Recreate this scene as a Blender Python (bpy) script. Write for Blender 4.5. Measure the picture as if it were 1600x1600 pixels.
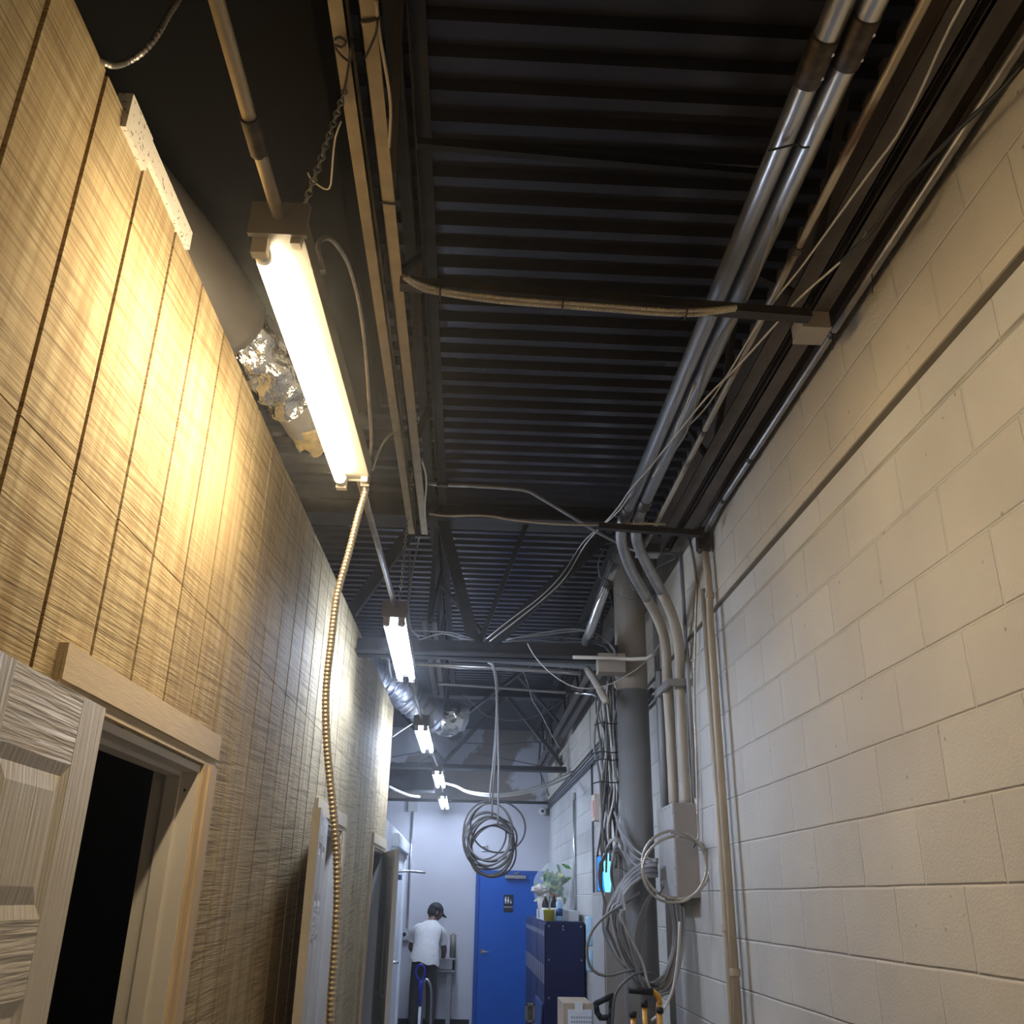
import bpy, bmesh, math, random
from mathutils import Vector, Matrix, noise
random.seed(7)
for o in list(bpy.data.objects): bpy.data.objects.remove(o)
C = bpy.context.scene.collection
V = Vector
# ------------------------------------------------------------ camera, world, exposure
F = 1427.0
EYE = V((0, 0, 1.68))
_y = V((725-800, 800-1403, -F)).normalized()
_z = V((862-800, 800+2570, -F)); _z = (_z - _z.dot(_y)*_y).normalized()
_x = _y.cross(_z)
R3 = Matrix((_x, _y, _z))
cd = bpy.data.cameras.new('camera'); cam = bpy.data.objects.new('camera', cd); C.objects.link(cam)
cd.sensor_width = 36; cd.lens = F/1600*36; cd.clip_start = .02
cam.matrix_world = Matrix.Translation(EYE) @ R3.to_4x4()
bpy.context.scene.camera = cam
w = bpy.data.worlds.new('world'); bpy.context.scene.world = w; w.use_nodes = True
w.node_tree.nodes['Background'].inputs[0].default_value = (.20, .24, .34, 1)
w.node_tree.nodes['Background'].inputs[1].default_value = .05
vh = w.node_tree.nodes.new('ShaderNodeVolumeScatter'); vh.inputs['Density'].default_value = .009; vh.inputs['Anisotropy'].default_value = .85
w.node_tree.links.new(vh.outputs[0], w.node_tree.nodes['World Output'].inputs['Volume'])
vs = bpy.context.scene.view_settings
vs.view_transform = 'Standard'; vs.look = 'None'; vs.gamma = 1; vs.use_curve_mapping = False
vs.exposure = 2.3
WARM = (1.0, .79, .50); COOL = (.60, .73, 1.0)
E_WARM, E_COOL = 29, 24

def ray(x, y): return R3 @ V((x-800, 800-y, -F))
def PX(x, y, X): d = ray(x, y); return EYE + d*(X/d.x)
def PY(x, y, Y): d = ray(x, y); return EYE + d*(Y/d.y)
def PZ(x, y, Z): d = ray(x, y); return EYE + d*((Z-EYE.z)/d.z)
def xs(fn, pts, k):                                   # a run of surveyed points in one real plane
    return [fn(a, b, k) for a, b in pts]

# ------------------------------------------------------------ materials
MT = {}
def node(nt, t, **kw):
    n = nt.nodes.new(t)
    for k, v in kw.items(): setattr(n, k, v)
    return n
def mat(name, col, rough=.6, metal=0, var=.12, vscale=8, bump=.0, bscale=60, col2=None, c2scale=4, c2lo=.5, c2hi=.62, stretch=(1,1,1), emit=None, es=0, trans=0, alpha=1, spec=.5):
    m = bpy.data.materials.new(name); m.use_nodes = True; nt = m.node_tree
    b = nt.nodes['Principled BSDF']; L = nt.links.new
    tc = node(nt, 'ShaderNodeTexCoord'); mp = node(nt, 'ShaderNodeMapping'); mp.inputs['Scale'].default_value = stretch
    L(tc.outputs['Object'], mp.inputs[0])
    n1 = node(nt, 'ShaderNodeTexNoise'); n1.inputs['Scale'].default_value = vscale; n1.inputs['Detail'].default_value = 5
    L(mp.outputs[0], n1.inputs[0])
    r = node(nt, 'ShaderNodeValToRGB'); c = V(col)
    r.color_ramp.elements[0].position = .3; r.color_ramp.elements[1].position = .7
    r.color_ramp.elements[0].color = (*(c*(1-var)), 1); r.color_ramp.elements[1].color = (*(c*(1+var)), 1)
    L(n1.outputs[0], r.inputs[0]); out = r.outputs[0]
    if col2:
        n2 = node(nt, 'ShaderNodeTexNoise'); n2.inputs['Scale'].default_value = c2scale; n2.inputs['Detail'].default_value = 6
        L(mp.outputs[0], n2.inputs[0])
        r2 = node(nt, 'ShaderNodeValToRGB'); r2.color_ramp.elements[0].position = c2lo; r2.color_ramp.elements[1].position = c2hi
        L(n2.outputs[0], r2.inputs[0])
        mx = node(nt, 'ShaderNodeMixRGB'); mx.inputs[2].default_value = (*col2, 1)
        L(r2.outputs[0], mx.inputs[0]); L(out, mx.inputs[1]); out = mx.outputs[0]
    L(out, b.inputs['Base Color'])
    b.inputs['Roughness'].default_value = rough; b.inputs['Metallic'].default_value = metal
    b.inputs['Specular IOR Level'].default_value = spec
    if trans: b.inputs['Transmission Weight'].default_value = trans
    if alpha < 1: b.inputs['Alpha'].default_value = alpha
    if bump:
        nb = node(nt, 'ShaderNodeTexNoise'); nb.inputs['Scale'].default_value = bscale; nb.inputs['Detail'].default_value = 4
        L(mp.outputs[0], nb.inputs[0]); bp = node(nt, 'ShaderNodeBump'); bp.inputs['Strength'].default_value = 1
        bp.inputs['Distance'].default_value = bump; L(nb.outputs[0], bp.inputs['Height']); L(bp.outputs[0], b.inputs['Normal'])
    if emit: b.inputs['Emission Color'].default_value = (*emit, 1); b.inputs['Emission Strength'].default_value = es
    MT[name] = m; return m

def plywood():
    m = bpy.data.materials.new('rough_sawn_plywood'); m.use_nodes = True; nt = m.node_tree; L = nt.links.new
    b = nt.nodes['Principled BSDF']; b.inputs['Roughness'].default_value = .75; b.inputs['Specular IOR Level'].default_value = .25
    tc = node(nt, 'ShaderNodeTexCoord'); sp = node(nt, 'ShaderNodeSeparateXYZ'); L(tc.outputs['Object'], sp.inputs[0])
    def mth(op, a, b_=None):
        n = node(nt, 'ShaderNodeMath', operation=op)
        for i, q in enumerate((a, b_)):
            if q is None: continue
            if isinstance(q, (int, float)): n.inputs[i].default_value = q
            else: L(q, n.inputs[i])
        return n.outputs[0]
    def cmb(x, y, z):
        n = node(nt, 'ShaderNodeCombineXYZ')
        for i, q in enumerate((x, y, z)):
            if isinstance(q, (int, float)): n.inputs[i].default_value = q
            else: L(q, n.inputs[i])
        return n.outputs[0]
    def nz(vec, sc, det=3, dist=0):
        n = node(nt, 'ShaderNodeTexNoise'); n.inputs['Scale'].default_value = sc; n.inputs['Detail'].default_value = det
        n.inputs['Distortion'].default_value = dist; L(vec, n.inputs[0]); return n.outputs[0]
    Yc, Zc = sp.outputs[1], sp.outputs[2]
    plank = mth('FLOOR', mth('DIVIDE', mth('SUBTRACT', Yc, .016), .236))
    row = mth('FLOOR', mth('DIVIDE', Zc, 2.44))
    wn = node(nt, 'ShaderNodeTexWhiteNoise'); L(cmb(plank, row, 0), wn.inputs[0])
    saw = nz(cmb(mth('MULTIPLY', Yc, 1.6), mth('ADD', mth('MULTIPLY', Zc, 75), mth('MULTIPLY', Yc, -5)), row), 1.0, 3)
    saw2 = nz(cmb(mth('MULTIPLY', Yc, 3.5), mth('MULTIPLY', Zc, 190), 5), 1.0, 2)
    grain = nz(cmb(mth('MULTIPLY', Yc, 26), mth('MULTIPLY', Zc, 1.1), wn.outputs[0]), 1.0, 4, .6)
    cloud = nz(cmb(mth('MULTIPLY', Yc, 2.2), mth('MULTIPLY', Zc, 1.3), 2), 1.0, 3)
    rp = node(nt, 'ShaderNodeValToRGB'); e = rp.color_ramp
    e.elements[0].position = .3; e.elements[0].color = (.34, .24, .115, 1)
    e.elements[1].position = .62; e.elements[1].color = (.48, .385, .22, 1)
    L(grain, rp.inputs[0])
    # saw tears: thin darker lines across the sheet, stronger where the cloud noise is high
    t = node(nt, 'ShaderNodeValToRGB'); t.color_ramp.elements[0].position = .34; t.color_ramp.elements[1].position = .47
    L(saw, t.inputs[0])
    t2 = node(nt, 'ShaderNodeValToRGB'); t2.color_ramp.elements[0].position = .34; t2.color_ramp.elements[1].position = .5
    L(saw2, t2.inputs[0])
    mask = mth('MULTIPLY', mth('SUBTRACT', 1.0, mth('MULTIPLY', t.outputs[0], t2.outputs[0])), mth('MINIMUM', mth('MULTIPLY', mth('MAXIMUM', mth('SUBTRACT', cloud, .33), 0), 5.0), .8))
    mx = node(nt, 'ShaderNodeMixRGB', blend_type='MIX'); L(mth('MULTIPLY', mask, .85), mx.inputs[0]); L(rp.outputs[0], mx.inputs[1]); mx.inputs[2].default_value = (.15, .095, .04, 1)
    hv = node(nt, 'ShaderNodeHueSaturation'); L(mx.outputs[0], hv.inputs['Color'])
    L(mth('ADD', mth('MULTIPLY', wn.outputs[0], .22), .92), hv.inputs['Value']); hv.inputs['Saturation'].default_value = .95
    L(hv.outputs[0], b.inputs['Base Color'])
    h = mth('ADD', mth('MULTIPLY', saw, .6), mth('ADD', mth('MULTIPLY', saw2, .4), mth('MULTIPLY', grain, .25)))
    bp = node(nt, 'ShaderNodeBump'); bp.inputs['Distance'].default_value = .006; bp.inputs['Strength'].default_value = .9
    L(h, bp.inputs['Height']); L(bp.outputs[0], b.inputs['Normal'])
    MT['ply'] = m
plywood()

def blockwall(name, col, mcol, ax='y', tint2=None):
    m = bpy.data.materials.new(name); m.use_nodes = True; nt = m.node_tree; L = nt.links.new
    b = nt.nodes['Principled BSDF']; b.inputs['Roughness'].default_value = .62; b.inputs['Specular IOR Level'].default_value = .35
    tc = node(nt, 'ShaderNodeTexCoord'); sp = node(nt, 'ShaderNodeSeparateXYZ'); L(tc.outputs['Object'], sp.inputs[0])
    cb = node(nt, 'ShaderNodeCombineXYZ'); L(sp.outputs[1 if ax == 'y' else 0], cb.inputs[0])
    ad = node(nt, 'ShaderNodeMath', operation='ADD'); ad.inputs[1].default_value = .203*20-1.734; L(sp.outputs[2], ad.inputs[0]); L(ad.outputs[0], cb.inputs[1])
    # a little wobble so the joints are hand laid
    nw = node(nt, 'ShaderNodeTexNoise'); nw.inputs['Scale'].default_value = 3; L(tc.outputs['Object'], nw.inputs[0])
    sc = node(nt, 'ShaderNodeVectorMath', operation='SCALE'); sc.inputs['Scale'].default_value = .006; L(nw.outputs['Color'], sc.inputs[0])
    va = node(nt, 'ShaderNodeVectorMath', operation='ADD'); L(cb.outputs[0], va.inputs[0]); L(sc.outputs[0], va.inputs[1])
    def brick(ms, smooth):
        n = node(nt, 'ShaderNodeTexBrick'); n.inputs['Scale'].default_value = 1; n.inputs['Brick Width'].default_value = .406
        n.inputs['Row Height'].default_value = .203; n.inputs['Mortar Size'].default_value = ms; n.inputs['Mortar Smooth'].default_value = smooth
        n.inputs['Color1'].default_value = (*V(col), 1); n.inputs['Color2'].default_value = (*(V(col)*.93), 1); n.inputs['Mortar'].default_value = (*mcol, 1)
        L(va.outputs[0], n.inputs[0]); return n
    k = brick(.0035, .3)
    n2 = node(nt, 'ShaderNodeTexNoise'); n2.inputs['Scale'].default_value = 1.7; n2.inputs['Detail'].default_value = 6; L(tc.outputs['Object'], n2.inputs[0])
    r2 = node(nt, 'ShaderNodeValToRGB'); r2.color_ramp.elements[0].position = .35; r2.color_ramp.elements[1].position = .65
    r2.color_ramp.elements[0].color = (.86, .86, .88, 1); r2.color_ramp.elements[1].color = (1, 1, 1, 1); L(n2.outputs[0], r2.inputs[0])
    mu = node(nt, 'ShaderNodeMixRGB', blend_type='MULTIPLY'); mu.inputs[0].default_value = 1; L(k.outputs[0], mu.inputs[1]); L(r2.outputs[0], mu.inputs[2])
    # pinholes
    vo = node(nt, 'ShaderNodeTexVoronoi'); vo.inputs['Scale'].default_value = 9; L(tc.outputs['Object'], vo.inputs[0])
    rv = node(nt, 'ShaderNodeValToRGB'); rv.color_ramp.elements[0].position = .035; rv.color_ramp.elements[1].position = .06; L(vo.outputs[0], rv.inputs[0])
    rv.color_ramp.elements[0].color = (.45, .4, .35, 1)
    mu2 = node(nt, 'ShaderNodeMixRGB', blend_type='MULTIPLY'); mu2.inputs[0].default_value = .8; L(mu.outputs[0], mu2.inputs[1]); L(rv.outputs[0], mu2.inputs[2])
    L(mu2.outputs[0], b.inputs['Base Color'])
    kb = brick(.007, 1)
    nf = node(nt, 'ShaderNodeTexNoise'); nf.inputs['Scale'].default_value = 130; nf.inputs['Detail'].default_value = 4; L(tc.outputs['Object'], nf.inputs[0])
    b1 = node(nt, 'ShaderNodeBump'); b1.inputs['Distance'].default_value = .0022; L(nf.outputs[0], b1.inputs['Height'])
    b2 = node(nt, 'ShaderNodeBump', invert=True); b2.inputs['Distance'].default_value = .005; L(kb.outputs['Fac'], b2.inputs['Height']); L(b1.outputs[0], b2.inputs['Normal'])
    L(b2.outputs[0], b.inputs['Normal']); MT[name] = m

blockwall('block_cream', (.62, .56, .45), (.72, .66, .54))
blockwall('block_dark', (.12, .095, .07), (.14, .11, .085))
blockwall('block_grey', (.60, .58, .53), (.70, .68, .63))
mat('groove', (.22, .13, .06), .8, var=.2)
mat('wall_paint', (.56, .55, .58), .6, bump=.0015, bscale=90, var=.05, vscale=2)
mat('patched_drywall', (.50, .50, .52), .8, var=.06, vscale=3, col2=(.22, .18, .15), c2scale=1.1, c2lo=.46, c2hi=.49)
mat('deck_steel', (.046, .046, .060), .25, .35, var=.18, vscale=3, bump=.0004, bscale=30, spec=.6)
mat('dark_duct_paint', (.009, .0085, .009), .9, spec=.15, var=.15, vscale=2)
mat('dark_steel', (.026, .022, .021), .55, var=.3, vscale=14, bump=.0008, bscale=90)
mat('ledge_steel', (.20, .17, .13), .6, var=.15, vscale=9)
mat('brown_steel', (.10, .085, .075), .6, var=.25, vscale=9, bump=.0008, bscale=80)
mat('tan_steel', (.34, .29, .21), .6, var=.12, vscale=18, bump=.0006, bscale=120)
mat('galv', (.62, .62, .62), .27, .8, var=.12, vscale=10, stretch=(1, .15, 1), bump=.0002, bscale=60)
mat('galv_dull', (.42, .41, .40), .45, .9, var=.15, vscale=20)
mat('rusty_conduit', (.48, .42, .32), .5, .5, var=.2, vscale=9, col2=(.16, .10, .06), c2scale=14, c2lo=.5, c2hi=.6, stretch=(1, .25, 1))
mat('coupling', (.09, .075, .065), .5, .6, var=.4, vscale=40)
mat('beige_conduit', (.46, .41, .33), .5, var=.08, vscale=6)
mat('grey_conduit', (.32, .32, .32), .5, var=.08, vscale=6)
mat('armor', (.52, .48, .43), .38, .85, var=.1, vscale=12)
mat('armor_brass', (.58, .52, .42), .38, .8, var=.1, vscale=12)
mat('grey_cable', (.20, .195, .19), .5, var=.15, vscale=5)
mat('dark_cable', (.10, .10, .105), .5, var=.15, vscale=5)
mat('black_cable', (.02, .02, .02), .5)
mat('white_cable', (.62, .60, .55), .5, var=.05)
mat('cream_cable', (.55, .48, .36), .5, var=.05)
mat('floor_concrete', (.25, .24, .23), .5, var=.12, vscale=3)
mat('pine', (.58, .47, .31), .6, var=.10, vscale=7, stretch=(8, 1.5, 30), bump=.0006, bscale=30)
mat('pine_v', (.55, .42, .26), .6, var=.14, vscale=7, stretch=(8, 25, 1.2), bump=.0006, bscale=30)
mat('jamb_white', (.62, .58, .52), .5, var=.04, vscale=4)
mat('door_tan', (.56, .49, .38), .45, var=.05, vscale=5)
mat('door_grain_h', (.60, .55, .46), .42, var=.06, vscale=6, stretch=(1, 1.6, 34), bump=.006, bscale=2.2)
mat('door_grain_v', (.60, .55, .46), .42, var=.06, vscale=6, stretch=(1, 45, 1.6), bump=.004, bscale=2.2)
mat('dark_room', (.035, .032, .03), .9)  # darkness of the rooms behind the doorways is put into this colour
mat('fixture_white', (.17, .155, .125), .35, var=.04)
mat('fixture_brown', (.20, .165, .135), .5, var=.1)
mat('socket', (.50, .45, .38), .5)
mat('foil', (.75, .74, .70), .16, 1, var=.1, vscale=6, bump=.03, bscale=14)
mat('duct_jacket', (.42, .44, .50), .33, .75, var=.12, vscale=5, bump=.012, bscale=16)
mat('duct_grey', (.055, .048, .042), .6, var=.1, vscale=4)
mat('duct_tape', (.50, .47, .42), .35, .5, var=.1, vscale=8, bump=.006, bscale=20)
mat('insulation', (.78, .60, .26), .95, var=.2, vscale=20, bump=.012, bscale=40)
mat('foam_tile', (.68, .64, .56), .85, var=.03, col2=(.22, .18, .13), c2scale=95, c2lo=.60, c2hi=.64)
mat('column_grey', (.215, .21, .205), .45, var=.06, vscale=5, bump=.0008, bscale=110)
mat('column_beige', (.36, .31, .25), .5, var=.07, vscale=5, bump=.0008, bscale=110)
mat('box_grey', (.44, .43, .42), .45, var=.05)
mat('box_side', (.36, .33, .30), .5, var=.05)
mat('door_blue', (.012, .105, .46), .4, var=.06, vscale=3)
mat('blue_frame', (.018, .085, .36), .4, var=.05)
mat('chrome', (.7, .7, .7), .2, 1)
mat('sign_black', (.012, .012, .018), .4)
mat('ink_white', (.8, .8, .8), .5)
mat('white_plastic', (.75, .75, .74), .4, var=.03)
mat('white_door', (.72, .74, .78), .45, var=.03)
mat('cabinet_blue', (.004, .008, .062), .33, var=.12, vscale=4)
mat('board_blue', (.02, .06, .20), .5, var=.1)
mat('steel_bright', (.6, .6, .62), .3, .9)
mat('black_rubber', (.012, .012, .012), .6)
mat('yellow_paint', (.72, .36, .04), .38, var=.08)
mat('cardboard', (.45, .34, .24), .8, var=.06)
mat('label_white', (.70, .71, .74), .6, var=.03)
mat('ink_grey', (.30, .31, .36), .7)
mat('screen_blue', (.02, .1, .4), .3, emit=(.02, .25, 1.0), es=.28)
mat('screen_glow', (.2, .6, .8), .3, emit=(.2, .75, 1.0), es=.3)
mat('strobe_red', (.62, .20, .16), .45, var=.1)
mat('strobe_cream', (.60, .50, .38), .5, var=.05)
mat('yellow_tub', (.62, .52, .06), .45)
mat('can_blue', (.40, .62, .78), .4)
mat('cup_cream', (.60, .55, .48), .6)
mat('leaf_green', (.06, .22, .06), .6, var=.4, vscale=20, col2=(.55, .50, .14), c2scale=14)
mat('bag_clear', (.8, .85, .85), .15, trans=.0, alpha=.25)
mat('bottle_dark', (.02, .012, .012), .2)
mat('skin', (.16, .085, .055), .55, var=.08)
mat('hair', (.012, .01, .01), .8)
mat('tshirt', (.60, .58, .56), .85, var=.05, vscale=5, bump=.012, bscale=9)
mat('trousers', (.055, .048, .045), .85, var=.12, vscale=6, bump=.01, bscale=12)
mat('shoe', (.03, .03, .03), .6)
mat('cap_black', (.015, .015, .018), .7)
mat('blue_plastic', (.01, .03, .40), .35)
mat('pole_white', (.72, .78, .80), .35)
mat('sink_steel', (.35, .35, .36), .4, .5)
mat('vinyl_black', (.02, .02, .022), .5)
mat('red_cap', (.45, .03, .04), .4)
def lamp_mat(name, col, s):
    m = bpy.data.materials.new(name); m.use_nodes = True; b = m.node_tree.nodes['Principled BSDF']
    b.inputs['Base Color'].default_value = (.8, .8, .8, 1); b.inputs['Emission Color'].default_value = (*col, 1); b.inputs['Emission Strength'].default_value = s
    MT[name] = m
lamp_mat('tube_warm', WARM, E_WARM); lamp_mat('tube_warm_dim', WARM, 12); lamp_mat('tube_cool', COOL, E_COOL); lamp_mat('tube_cool_dim', COOL, 19)

# ------------------------------------------------------------ mesh helpers
class MB:
    def __init__(s): s.bm = bmesh.new()
    def box(s, a, b, bev=0, M=None):
        a, b = V(a), V(b); r = bmesh.ops.create_cube(s.bm, size=1)
        vsx = r['verts']; c = (a+b)/2; d = b-a
        for v in vsx:
            v.co = V((c.x+v.co.x*d.x, c.y+v.co.y*d.y, c.z+v.co.z*d.z))
        if bev:
            es = list({e for v in vsx for e in v.link_edges})
            rr = bmesh.ops.bevel(s.bm, geom=es, offset=bev, segments=2, profile=.6, affect='EDGES')
            vsx = list({v for f in rr['faces'] for v in f.verts} | {v for v in vsx if v.is_valid})
        if M:
            for v in vsx: v.co = M @ v.co
        return s
    def bar(s, p, q, w, h, up=(0, 0, 1)):             # rectangular bar from p to q
        p, q = V(p), V(q); d = (q-p).normalized(); u = V(up)
        if abs(d.dot(u)) > .98: u = V((0, 1, 0))
        sx = d.cross(u).normalized(); sy = sx.cross(d).normalized()
        vv = [s.bm.verts.new(c + sx*(i*w/2) + sy*(j*h/2)) for c in (p, q) for i, j in ((-1, -1), (1, -1), (1, 1), (-1, 1))]
        for f in ((0, 1, 2, 3), (7, 6, 5, 4), (0, 4, 5, 1), (1, 5, 6, 2), (2, 6, 7, 3), (3, 7, 4, 0)): s.bm.faces.new([vv[i] for i in f])
        return s
    def tube(s, pts, r, n=10, caps=True, rf=None):
        pts = [V(p) for p in pts]; rings = []; prev = None
        for i, p in enumerate(pts):
            d = (pts[min(i+1, len(pts)-1)] - pts[max(i-1, 0)])
            if d.length < 1e-9: d = V((0, 0, 1))
            d.normalize()
            if prev is None:
                u = V((0, 0, 1)) if abs(d.z) < .9 else V((1, 0, 0)); a = d.cross(u).normalized()
            else:
                a = (prev - d*prev.dot(d)); a = a.normalized() if a.length > 1e-6 else d.orthogonal().normalized()
            prev = a; b = d.cross(a); rr = rf(i, p) if rf else r
            rings.append([s.bm.verts.new(p + (a*math.cos(t)+b*math.sin(t))*rr) for t in [2*math.pi*k/n for k in range(n)]])
        for A, B in zip(rings, rings[1:]):
            for k in range(n):
                f = s.bm.faces.new((A[k], A[(k+1) % n], B[(k+1) % n], B[k])); f.smooth = True
        if caps: s.bm.faces.new(rings[0][::-1]); s.bm.faces.new(rings[-1])
        return s
    def lathe(s, c, prof, n=20, axis='z'):
        c = V(c); rings = []
        for r, h in prof:
            ring = []
            for k in range(n):
                t = 2*math.pi*k/n; q = (r*math.cos(t), r*math.sin(t), h)
                if axis == 'y': q = (q[0], q[2], q[1])
                if axis == 'x': q = (q[2], q[0], q[1])
                ring.append(s.bm.verts.new(c+V(q)))
            rings.append(ring)
        for A, B in zip(rings, rings[1:]):
            for k in range(n):
                f = s.bm.faces.new((A[k], A[(k+1) % n], B[(k+1) % n], B[k])); f.smooth = True
        s.bm.faces.new(rings[0][::-1]); s.bm.faces.new(rings[-1]); return s
    def quad(s, *p):
        s.bm.faces.new([s.bm.verts.new(V(q)) for q in p]); return s
    def build(s, name, m, parent=None, recalc=True):
        if recalc: bmesh.ops.recalc_face_normals(s.bm, faces=s.bm.faces)
        me = bpy.data.meshes.new(name); s.bm.to_mesh(me); s.bm.free()
        me.materials.append(MT[m] if isinstance(m, str) else m)
        o = bpy.data.objects.new(name, me); C.objects.link(o)
        if parent: o.parent = parent; o.matrix_parent_inverse = Matrix.Translation(-parent.location) if parent.type == 'EMPTY' else Matrix()
        return o
def tag(o, label=None, cat=None, group=None, kind=None):
    if label: o['label'] = label
    if cat: o['category'] = cat
    if group: o['group'] = group
    if kind: o['kind'] = kind
    return o
def thing(name, loc, label, cat, group=None):
    o = bpy.data.objects.new(name, None); o.empty_display_size = .1; C.objects.link(o); o.location = loc
    return tag(o, label, cat, group)
def struct(mb, name, m): return tag(mb.build(name, m), kind='structure')
def spline(pts, step=.03):
    pts = [V(p) for p in pts]
    if len(pts) < 3: return pts
    P = [pts[0]*2-pts[1]] + pts + [pts[-1]*2-pts[-2]]; out = []
    for i in range(1, len(P)-2):
        a, b, c, d = P[i-1:i+3]; n = max(2, int((c-b).length/step))
        for k in range(n):
            t = k/n; out.append(.5*((2*b)+(c-a)*t+(2*a-5*b+4*c-d)*t*t+(3*b-a-3*c+d)*t**3))
    out.append(pts[-1]); return out
def resample(pts, step):
    out = [pts[0]]; acc = 0
    for a, b in zip(pts, pts[1:]):
        d = (b-a).length; t = step-acc
        while t <= d: out.append(a+(b-a)*(t/d)); t += step
        acc = (acc+d) % step
    return out
def cable(name, pts, r, m, label, cat='cable', group=None, n=8, step=.03, smooth=True, parent=None):
    o = MB().tube(spline(pts, step) if smooth else pts, r, n).build(name, m, parent); return o if parent else tag(o, label, cat, group)
def armored(name, pts, r, m, label, pitch=.011, cat='cable', group=None, n=10):
    q = resample(spline(pts, .01), pitch/4)
    o = MB().tube(q, r, n, rf=lambda i, p: r*(1.0, .9, .78, .9)[i % 4]).build(name, m); return tag(o, label, cat, group)

# ------------------------------------------------------------ setting
XW = 1.26; ZD = 4.13; YB = 14.7
A0, K0 = -.823, .0163
def wx(s): return A0+K0*s
def WL(s, n, z): return V((wx(s)+n, s, z))
ZT = 3.245
G0, GP = 1.432, .236
DOORS = [(1.845, 2.775, 2.02), (4.80, 5.66, 2.02), (7.36, 8.16, 2.02)]
struct(MB().box((-7, -3, -.05), (XW+.3, YB+.3, 0)), 'floor', 'floor_concrete')
# fluted deck
d = MB(); y = -3.0; prof = []
p_ = .131
while y < YB+.2:
    prof += [(y, 0), (y+.046, 0), (y+.060, .04), (y+.117, .04)]; y += p_
for (y0, z0), (y1, z1) in zip(prof, prof[1:]):
    d.quad((-7, y0, ZD+z0), (XW+.3, y0, ZD+z0), (XW+.3, y1, ZD+z1), (-7, y1, ZD+z1))
d.box((-7, -3, ZD+.06), (XW+.3, YB+.3, ZD+.08))
struct(d, 'ceiling', 'deck_steel')
# right wall: lower block wall, upper course stepping out over it
ZL = 3.086
struct(MB().box((XW, -3, 0), (XW+.2, YB+.2, ZL)), 'wall_right', 'block_grey')
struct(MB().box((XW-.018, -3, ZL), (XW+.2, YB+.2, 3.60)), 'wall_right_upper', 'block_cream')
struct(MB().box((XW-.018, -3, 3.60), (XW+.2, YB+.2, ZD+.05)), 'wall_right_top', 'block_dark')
struct(MB().tube([V((XW, -3, PX(1209, 900, XW).z)), V((XW, YB, PX(1209, 900, XW).z))], .007, 10), 'trim_3', 'block_grey')
struct(MB().box((XW-.024, -3, ZL-.008), (XW+.02, YB, ZL)), 'trim_1', 'ledge_steel')
# back wall
struct(MB().box((-7, YB, 0), (XW+.2, YB+.2, 3.03)), 'wall_back', 'wall_paint')
struct(MB().box((-7, YB-.02, 3.07), (XW+.2, YB+.2, ZD+.05)), 'wall_back_upper', 'patched_drywall')
struct(MB().box((-7, YB-.04, 3.03), (XW, YB+.02, 3.07)), 'trim_2', 'dark_steel')
struct(MB().box((-1.4, YB-.012, 0), (.13, YB, .10)), 'baseboard_back', 'vinyl_black')
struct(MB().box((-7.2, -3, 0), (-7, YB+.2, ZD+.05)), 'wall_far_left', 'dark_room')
struct(MB().box((-7, -3.2, 0), (XW+.2, -3, ZD+.05)), 'wall_front', 'block_grey')
# plywood wall: planks between routed grooves over a backing sheet, two rows, door openings left free
pl = MB(); k = -18
END = 8.29
def clip(y0, y1, z0, z1):
    segs = [(y0, y1, z0, z1)]
    for a, b, zt in DOORS:
        out = []
        for (u0, u1, w0, w1) in segs:
            if u1 <= a or u0 >= b or w0 >= zt: out.append((u0, u1, w0, w1)); continue
            if u0 < a: out.append((u0, a, w0, w1))
            if u1 > b: out.append((b, u1, w0, w1))
            if w1 > zt: out.append((max(u0, a), min(u1, b), zt, w1))
        segs = out
    return segs
def wallbox(mb, y0, y1, z0, z1, n0, n1):
    vv = [mb.bm.verts.new(WL(s, n, z)) for s, n, z in ((y0, n0, z0), (y0, n1, z0), (y1, n1, z0), (y1, n0, z0), (y0, n0, z1), (y0, n1, z1), (y1, n1, z1), (y1, n0, z1))]
    for f in ((0, 3, 2, 1), (4, 5, 6, 7), (0, 1, 5, 4), (1, 2, 6, 5), (2, 3, 7, 6), (3, 0, 4, 7)): mb.bm.faces.new([vv[i] for i in f])
while G0+GP*k < END:
    a = max(G0+GP*k+.007, -2.9); b = min(G0+GP*(k+1)-.007, END); k += 1
    if b <= a: continue
    for (z0, z1) in ((0, 2.4385), (2.4415, ZT)):
        for sg in clip(a, b, z0, z1): wallbox(pl, *sg, -.010, 0)
struct(pl, 'wall_left', 'ply')
pl = MB()
for sg in clip(-2.9, END, 0, ZT): wallbox(pl, *sg, -.016, -.010)
struct(pl, 'wall_left_backing', 'groove')
bk = MB()
for sg in clip(-2.9, END, 0, ZT-.002): wallbox(bk, *sg, -.115, -.017)
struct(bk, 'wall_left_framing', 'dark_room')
struct(MB().box((-3.2, -2.9, 2.60), (-.965, 8.2, 2.64)), 'ceiling_shade_lid', 'dark_room')  # lid added to keep light from leaking over the plywood into the rooms
struct(MB().box((-3.25, -2.9, 0), (-3.2, 8.25, 2.64)), 'wall_inner', 'dark_room')  # room walls put in near-black so the doorways stay dark
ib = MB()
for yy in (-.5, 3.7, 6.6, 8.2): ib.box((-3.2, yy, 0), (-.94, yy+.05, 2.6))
struct(ib, 'wall_partition', 'dark_room')

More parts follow.
